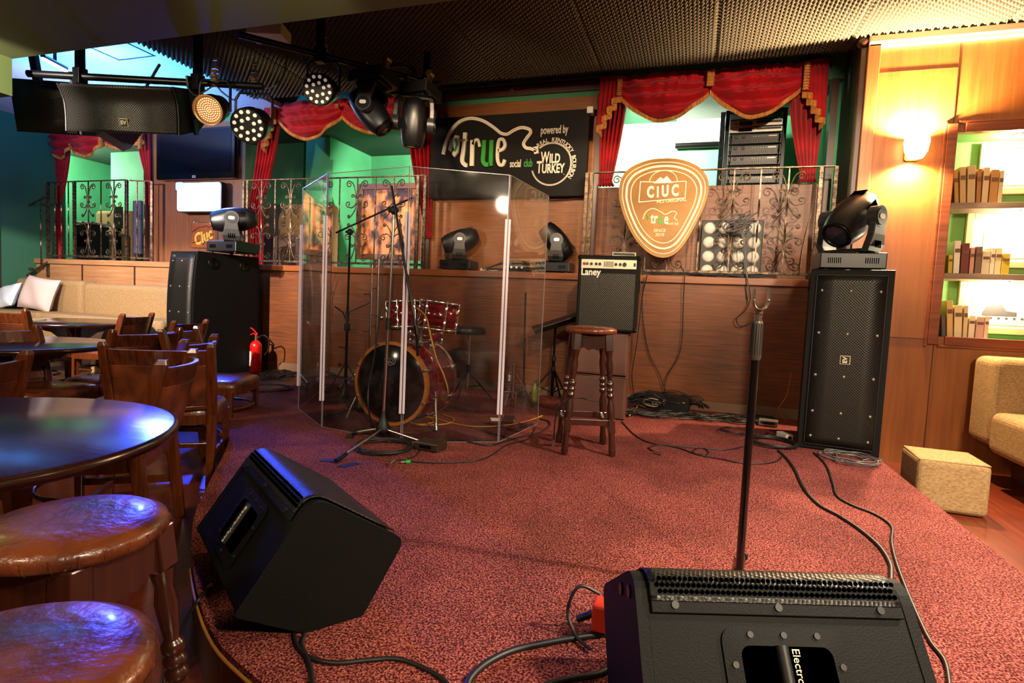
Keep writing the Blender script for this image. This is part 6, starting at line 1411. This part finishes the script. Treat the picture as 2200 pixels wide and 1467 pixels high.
cab('thick black cable from the right wedge running along the front edge', ((1300, 1362), (1240, 1370), (1170, 1382), (1100, 1398), (1045, 1425), (1010, 1458), (1000, 1490)), .010, BLK)
cab('second black cable entering the right wedge near the bottom edge', ((1310, 1436), (1280, 1450), (1230, 1458), (1180, 1470), (1140, 1490)), .009, BLK)
a = PZ(1300, 1352, STAGE); m = MB()
t = thing('power_connector', 'red power connector plugged into the left end of the right wedge', 'connector', (a.x-.01, a.y-.02, STAGE+.055)); m.box((0, 0, 0), (.05, .07, .08)); m.build('shell', mat('connector_red', '#c0301a', .4), t, bevel=.008)
m = MB(); m.cyl((-.02, 0, -.0), (-.07, .0, -.03), .011, n=10); m.build('strain_relief', BLACK, t)
p0 = Vector((a.x-.02, a.y-.01, STAGE+.11)); m = MB(); m.tube(spline([p0, p0+Vector((-.06, -.02, .02)), p0+Vector((-.085, -.04, -.05)), p0+Vector((-.05, -.08, -.095)), p0+Vector((.0, -.12, -.1))], 8), .005, 8); tag(m.build('cable', BLK), 'thin black cable looping round the red connector', 'cable')
q0 = PZ(440, 1262, STAGE+.03); e0 = PZ(428, 1290, STAGE+.01); m = MB(); m.tube(spline([PZ(468, 1250, STAGE+.03), PZ(452, 1262, STAGE+.012), e0+Vector((0, 0, .004)), e0+Vector((-.03, -.02, -.06)), e0+Vector((-.045, -.04, -.14)), e0+Vector((-.03, -.1, -.213)), e0+Vector((.0, -.2, -.221))], 8), .005, 8); tag(m.build('cable', BLK), 'thin black cable hanging over the left edge of the stage beside the stool', 'cable')
m = MB(); m.cyl(PZ(447, 1262, STAGE+.012), PZ(458, 1254, STAGE+.022), .007, n=10); tag(m.build('cable_plug', YEL), 'yellow plug behind the left wedge', 'plug')
# around the drum shield
cab('yellow cable coiled on the carpet in front of the bass drum', ((1165, 893), (1130, 905), (1080, 914), (1020, 916), (970, 908), (920, 895), (885, 893), (878, 905), (900, 911), (930, 907), (920, 897), (890, 895), (882, 905), (905, 913), (960, 910), (975, 900), (950, 890)), .0045, YEL)
P0 = PY(897, 662, 3.80); m = MB(); m.tube(spline([P0, PY(915, 680, 3.68), PY(925, 720, 3.62), PY(938, 770, 3.60), PY(955, 810, 3.6), PY(962, 848, 3.62), PZ(945, 878, STAGE+.01), PZ(932, 893, STAGE+.006)], 8), .005, 8); tag(m.build('cable', YEL), 'yellow cable hanging from the toms past the bass drum shell', 'cable')
cab('black cable running from the power strip under the shield to the right', ((950, 952), (975, 945), (1010, 950), (1050, 957), (1085, 948), (1120, 938), (1155, 930), (1180, 915), (1178, 905), (1160, 900)), .006, BLK)
cab('thin black cable with a green plug on the carpet in front of the shield', ((880, 991), (930, 994), (980, 993), (1030, 988), (1060, 975), (1090, 955), (1130, 945), (1145, 930), (1150, 918)), .0045, BLK)
m = MB(); a = PZ(872, 992, STAGE+.012); b = PZ(882, 992, STAGE+.012); m.cyl(a, b, .012, n=12); tag(m.build('cable_plug', mat('plug_green', '#1f9a3a', .4)), 'green cable plug on the carpet in front of the microphone stand', 'plug')
m = MB(); m.cyl(PZ(861, 993, STAGE+.012), PZ(872, 992, STAGE+.012), .007, n=12); tag(m.build('plug_tip', CHROME), 'silver tip of the green cable plug', 'plug')
m = MB(); m.cyl(PZ(838, 998, STAGE+.012), PZ(848, 990, STAGE+.012), .011, n=12); tag(m.build('cable_plug', CHROME), 'silver cable plug on the carpet left of the green plug', 'plug')
cab('short thin cable ending in the silver plug near the microphone stand', ((848, 990), (862, 987), (880, 984), (897, 975), (903, 962), (895, 955)), .004, BLK)
def coil(label, px, py, rx, turns, r=.004, kind=None, mt=BLK, jit=.02, name='cable_coil', z0=STAGE, seed=1):
    rn = random.Random(seed); c = PZ(px, py, z0); pts = []
    for i in range(turns*12+1):
        a = 2*PI*i/12; k = rx*(1+jit*3*math.sin(i*.7+seed)+rn.uniform(-jit, jit)); pts.append((c.x+k*math.cos(a), c.y+k*math.sin(a), z0+.006+r+.018*(i/(turns*12))+rn.uniform(0, .006)))
    m = MB(); m.tube(spline(pts, 3), r, 6); o = m.build(name, mt); return tag(o, label, 'cable')
coil('black cable coil lying under the front boom stand', 825, 965, .17, 9, .0045, seed=2)
coil('black cable coil on the wooden boards beside the fire extinguisher', 575, 838, .22, 4, .005, seed=3)
coil('black cable coil beside the base of the right loudspeaker', 1660, 955, .16, 8, .0045, seed=4)
coil('grey-black tangled cable coil at the front of the right loudspeaker', 1825, 990, .14, 5, .0045, mt=mat('grey_cable', '#5a5654', .35), jit=.12, seed=5)
coil('thin cable looped loosely at the foot of the back wall', 1580, 930, .12, 2, .004, jit=.1, seed=6)
def power_box(name, label, px, py, d, mt, rz=0, cat='adapter'):
    q = PZ(px, py, STAGE); t = thing(name, label, cat, (q.x, q.y, STAGE+.006), rz); m = MB(); m.box((0, 0, d[2]/2), d); m.build('case', mt, t, bevel=.006); m = MB(); m.box((0, -d[1]/2, d[2]/2), (d[0]*.5, .004, d[2]*.4)); m.build('socket', BLACKM, t); return t
power_box('foot_switch', 'brown rectangular foot switch at the end of the stand leg in front of the shield', 925, 966, (.17, .12, .05), mat('dark_brown_case', '#2c2018', .4), -8, 'foot switch')
power_box('power_strip', 'white multi-socket power strip on the boards right of the fire extinguisher', 632, 790, (.05, .30, .04), WHITE, -38, 'power strip')
power_box('power_strip', 'white adapter block lying in the cables beside the right loudspeaker', 1685, 945, (.06, .13, .05), WHITE, 25, 'adapter')
t = power_box('effects_pedal', 'small silver effects pedal among the cables left of the right loudspeaker', 1650, 915, (.15, .10, .05), mat('pedal_silver', '#9a958a', .3, .7), -10, 'pedal')
for k in range(3): m = MB(); m.cyl((-.045+.045*k, -.052, .03), (-.045+.045*k, -.06, .03), .012, n=12); m.build('knob', BLACK, t)
# pedal case and cable heap at the foot of the back wall
q = PZ(1425, 884, STAGE); t = thing('multi_effects_case', 'low black case with a crescent logo half buried in the cable heap', 'case', (q.x, q.y+.02, STAGE+.006), -6)
m = MB(); m.prism([(-.22, 0), (.22, 0), (.22, .13), (-.18, .16)], .16, M=T(0, .16, 0) @ FR); m.build('body', BLACK, t, bevel=.006); m = MB(); m.tube([(-.10+.07*math.cos(a)*1.3, -.004, .065+.035*math.sin(a)) for a in [math.radians(60+240*k/16) for k in range(17)]], [.004+.006*math.sin(PI*k/16) for k in range(17)], 6); m.text('CRAFT', .04, T(-.05, -.004, .06) @ FR, ext=.001); m.build('lettering', BADGE, t)
m = MB(); rn = random.Random(11)
for k in range(34):
    c = PZ(1385+rn.uniform(-25, 110), 878+rn.uniform(-8, 6), STAGE); rr = rn.uniform(.06, .17); tl = rn.uniform(-.9, .9); hz0 = rn.uniform(.01, .10); pts = []
    ax = rn.uniform(0, PI)
    for i in range(14):
        a = 2*PI*i/13+rn.uniform(-.15, .15); x = rr*math.cos(a); y = rr*.5*math.sin(a); zz = abs(rr*math.sin(a)*math.sin(tl))*.9+hz0
        pts.append((c.x+x*1.1, min(c.y+y*.8-.02, 5.74), STAGE+.008+min(zz, .26)))
    m.tube(spline(pts, 3), .004+.001*(k % 3), 5)
o = m.build('cable_heap', BLK); tag(o, 'big heap of tangled black cables at the foot of the back wall', 'cable', kind='stuff')
m = MB()
for k in range(22):
    pts = []
    for i in range(9):
        px = 1340+i*44+rn.uniform(-14, 14); py = 889+i*2.6+rn.uniform(-8, 9); p = PZ(px, py, STAGE); pts.append((min(p.x, .70), min(p.y, 5.74), STAGE+.008+rn.uniform(0, .03)))
    m.tube(spline(pts, 4), .0045, 5)
o = m.build('cable_run', BLK); tag(o, 'band of loose black cables along the wall base towards the right loudspeaker', 'cable', kind='stuff')
m = MB(); rn = random.Random(5)
for k in range(12):
    pts = []
    for i in range(8): px = 470+i*24+rn.uniform(-8, 8); py = 815-i*2+rn.uniform(-10, 9); p = PZ(px, py, STAGE); pts.append((p.x, min(p.y, 5.7), STAGE-.005+rn.uniform(0, .02)))
    m.tube(spline(pts, 4), .0045, 5)
o = m.build('cable_run', BLK); tag(o, 'loose black cables on the dark boards between extinguisher and drum shield', 'cable', kind='stuff')
for k in range(3):
    cols_ = (YEL, mat('copper_cable', '#a0522d', .4), YEL)
    a = [((1352, 893), (1365, 880), (1372, 868), (1385, 862)), ((1538, 888), (1560, 892), (1580, 897), (1600, 900)), ((1425, 862), (1440, 858), (1455, 862), (1470, 866))][k]
    cab(['short yellow cable at the left foot of the cable heap', 'copper-coloured cable on the band of cables by the wall', 'yellow cable end on top of the cable heap'][k], a, .005, cols_[k], z=STAGE+(.02 if k < 2 else .10))
# cables hanging down the wall
def wallc(label, pts, yy, r=.0045, mt=BLK):
    m = MB(); m.tube(spline([PY(x, y, yy+dy) for x, y, dy in pts], 6), r, 6); tag(m.build('hanging_cable', mt), label, 'cable')
wallc('thin cable hanging from the ledge beside the bass amplifier down to the heap', ((1390, 592, -.04), (1380, 640, 0), (1383, 700, 0), (1395, 760, 0), (1415, 800, 0), (1432, 845, -.03)), 5.74)
wallc('thin cable hanging straight down the middle of the stage back wall', ((1462, 572, .05), (1470, 590, -.02), (1468, 650, 0), (1465, 730, 0), (1455, 770, 0), (1432, 810, 0), (1426, 845, -.02)), 5.74)
wallc('thin cable hanging close behind the bass amplifier and cubes', ((1384, 596, 0), (1377, 660, 0), (1368, 740, 0), (1358, 800, 0), (1362, 850, 0)), 5.72)
wallc('thin cable looping down from the ledge beside the round lamps panel', ((1605, 598, .0), (1612, 640, 0), (1600, 668, 0), (1582, 685, 0), (1590, 700, 0), (1612, 695, 0)), 5.72)
wallc('thin pale cable running down beside the right curtain', ((1753, 400, 0), (1745, 450, 0), (1735, 490, 0), (1724, 540, 0), (1720, 575, 0)), 6.1, .005, mat('pale_cable', '#9a7a60', .5))
wallc('thin red cable hanging behind the left side of the right loudspeaker', ((1700, 800, 0), (1690, 850, 0), (1672, 880, 0), (1690, 905, 0)), 5.5, .004, mat('copper_cable', '#a0522d', .4))
m = MB(); rn = random.Random(9)
for k in range(16):
    c = PY(1590+rn.uniform(-14, 14), 480+rn.uniform(-14, 16), 5.76); rr = rn.uniform(.05, .11); ph = rn.uniform(0, 6); e = rn.uniform(.5, 1)
    m.tube(spline([(c.x+rr*math.cos(ph+i*.7), 5.76+.02*math.sin(i*2+k), c.z+rr*e*math.sin(ph*1.3+i*.7)) for i in range(10)], 4), .0045, 5)
for dx in (0, 6): m.tube(spline([PY(1590+dx, 490, 5.76), PY(1600, 530, 5.75), PY(1600+dx*.5, 570, 5.75), PY(1606, 600, 5.72), PY(1610, 640, 5.72)], 6), .005, 6)
tag(m.build('cable_knot', mat('grey_cable', '#5a5654', .35)), 'knot of grey cables tied to the railing above the round lamps panel', 'cable', kind='stuff')
m = MB(); rn = random.Random(19)
for k in range(9):
    pts = [PY(1385+i*34+rn.uniform(-10, 10), 580+i*2.0+rn.uniform(-8, 2), 5.80) for i in range(9)]; pts = [(p.x, 5.80+rn.uniform(-.02, .02), LEDGE+.008+rn.uniform(0, .03)) for p in pts]; m.tube(spline(pts, 4), .005, 5)
tag(m.build('cable_run', BLK), 'loose black cables lying on the ledge right of the bass amplifier', 'cable', kind='stuff')
m = MB(); rn = random.Random(29)
for k in range(6):
    pts = [(PY(1045+i*22+rn.uniform(-6, 6), 560, 5.9).x, 5.86+rn.uniform(-.03, .05), LEDGE+.01+(.10*math.sin(PI*i/6) if k % 2 else .01)+rn.uniform(0, .02)) for i in range(7)]; m.tube(spline(pts, 4), .005, 5)
tag(m.build('cable_run', BLK), 'loose cables on the ledge around the small control box', 'cable', kind='stuff')
# cable down the front boom stand, cable beside the stool, tape
m = MB(); O = bA; m.tube(spline([PY(858, 470, bA.y-.01), PY(872, 560, bA.y), PY(890, 680, bA.y-.06), PY(893, 735, bA.y-.06)], 6), .005, 6); tag(m.build('cable', BLK), 'black cable following the boom of the front microphone stand', 'cable')
m = MB(); m.tube(spline([PY(822, 560, bA.y+.02), PY(818, 650, bA.y-.02), PY(805, 760, bA.y-.02), PY(792, 830, bA.y-.02), PY(792, 880, bA.y-.03), PZ(805, 925, STAGE+.01), PZ(830, 948, STAGE+.01), PZ(848, 945, STAGE+.01)], 6), .005, 6); tag(m.build('cable', BLK), 'black cable hanging beside the pole of the front microphone stand', 'cable')
m = MB(); sp0 = PY(1192, 930, fc.y-.1); m.tube(spline([PY(1285, 862, fc.y+.1), PY(1240, 855, fc.y-.0), PY(1205, 866, fc.y-.12), PY(1193, 900, fc.y-.13), PY(1190, 945, fc.y-.13)], 6), .0045, 6); tag(m.build('hanging_cable', BLK), 'thin cable draped over the stretchers of the bar stool', 'cable')
m = MB(); m.cyl(PY(1190, 945, fc.y-.13), PY(1188, 962, fc.y-.13), .010, n=12); tag(m.build('cable_plug', CHROME), 'silver plug hanging beside the left leg of the bar stool', 'plug')
for k, (px, py) in enumerate(((712, 990), (750, 1000), (752, 938))):
    q = PZ(px, py, STAGE); m = MB(); m.X = T(q.x, q.y, STAGE+.0035) @ R('Z', 20+50*k); m.box((0, 0, 0), (.12, .05, .002)); tag(m.build('gaffer_tape', BLACK), ['piece of black tape left of the front leg of the boom stand', 'piece of black tape right of the front leg of the boom stand', 'piece of black tape at the back leg of the boom stand'][k], 'tape')
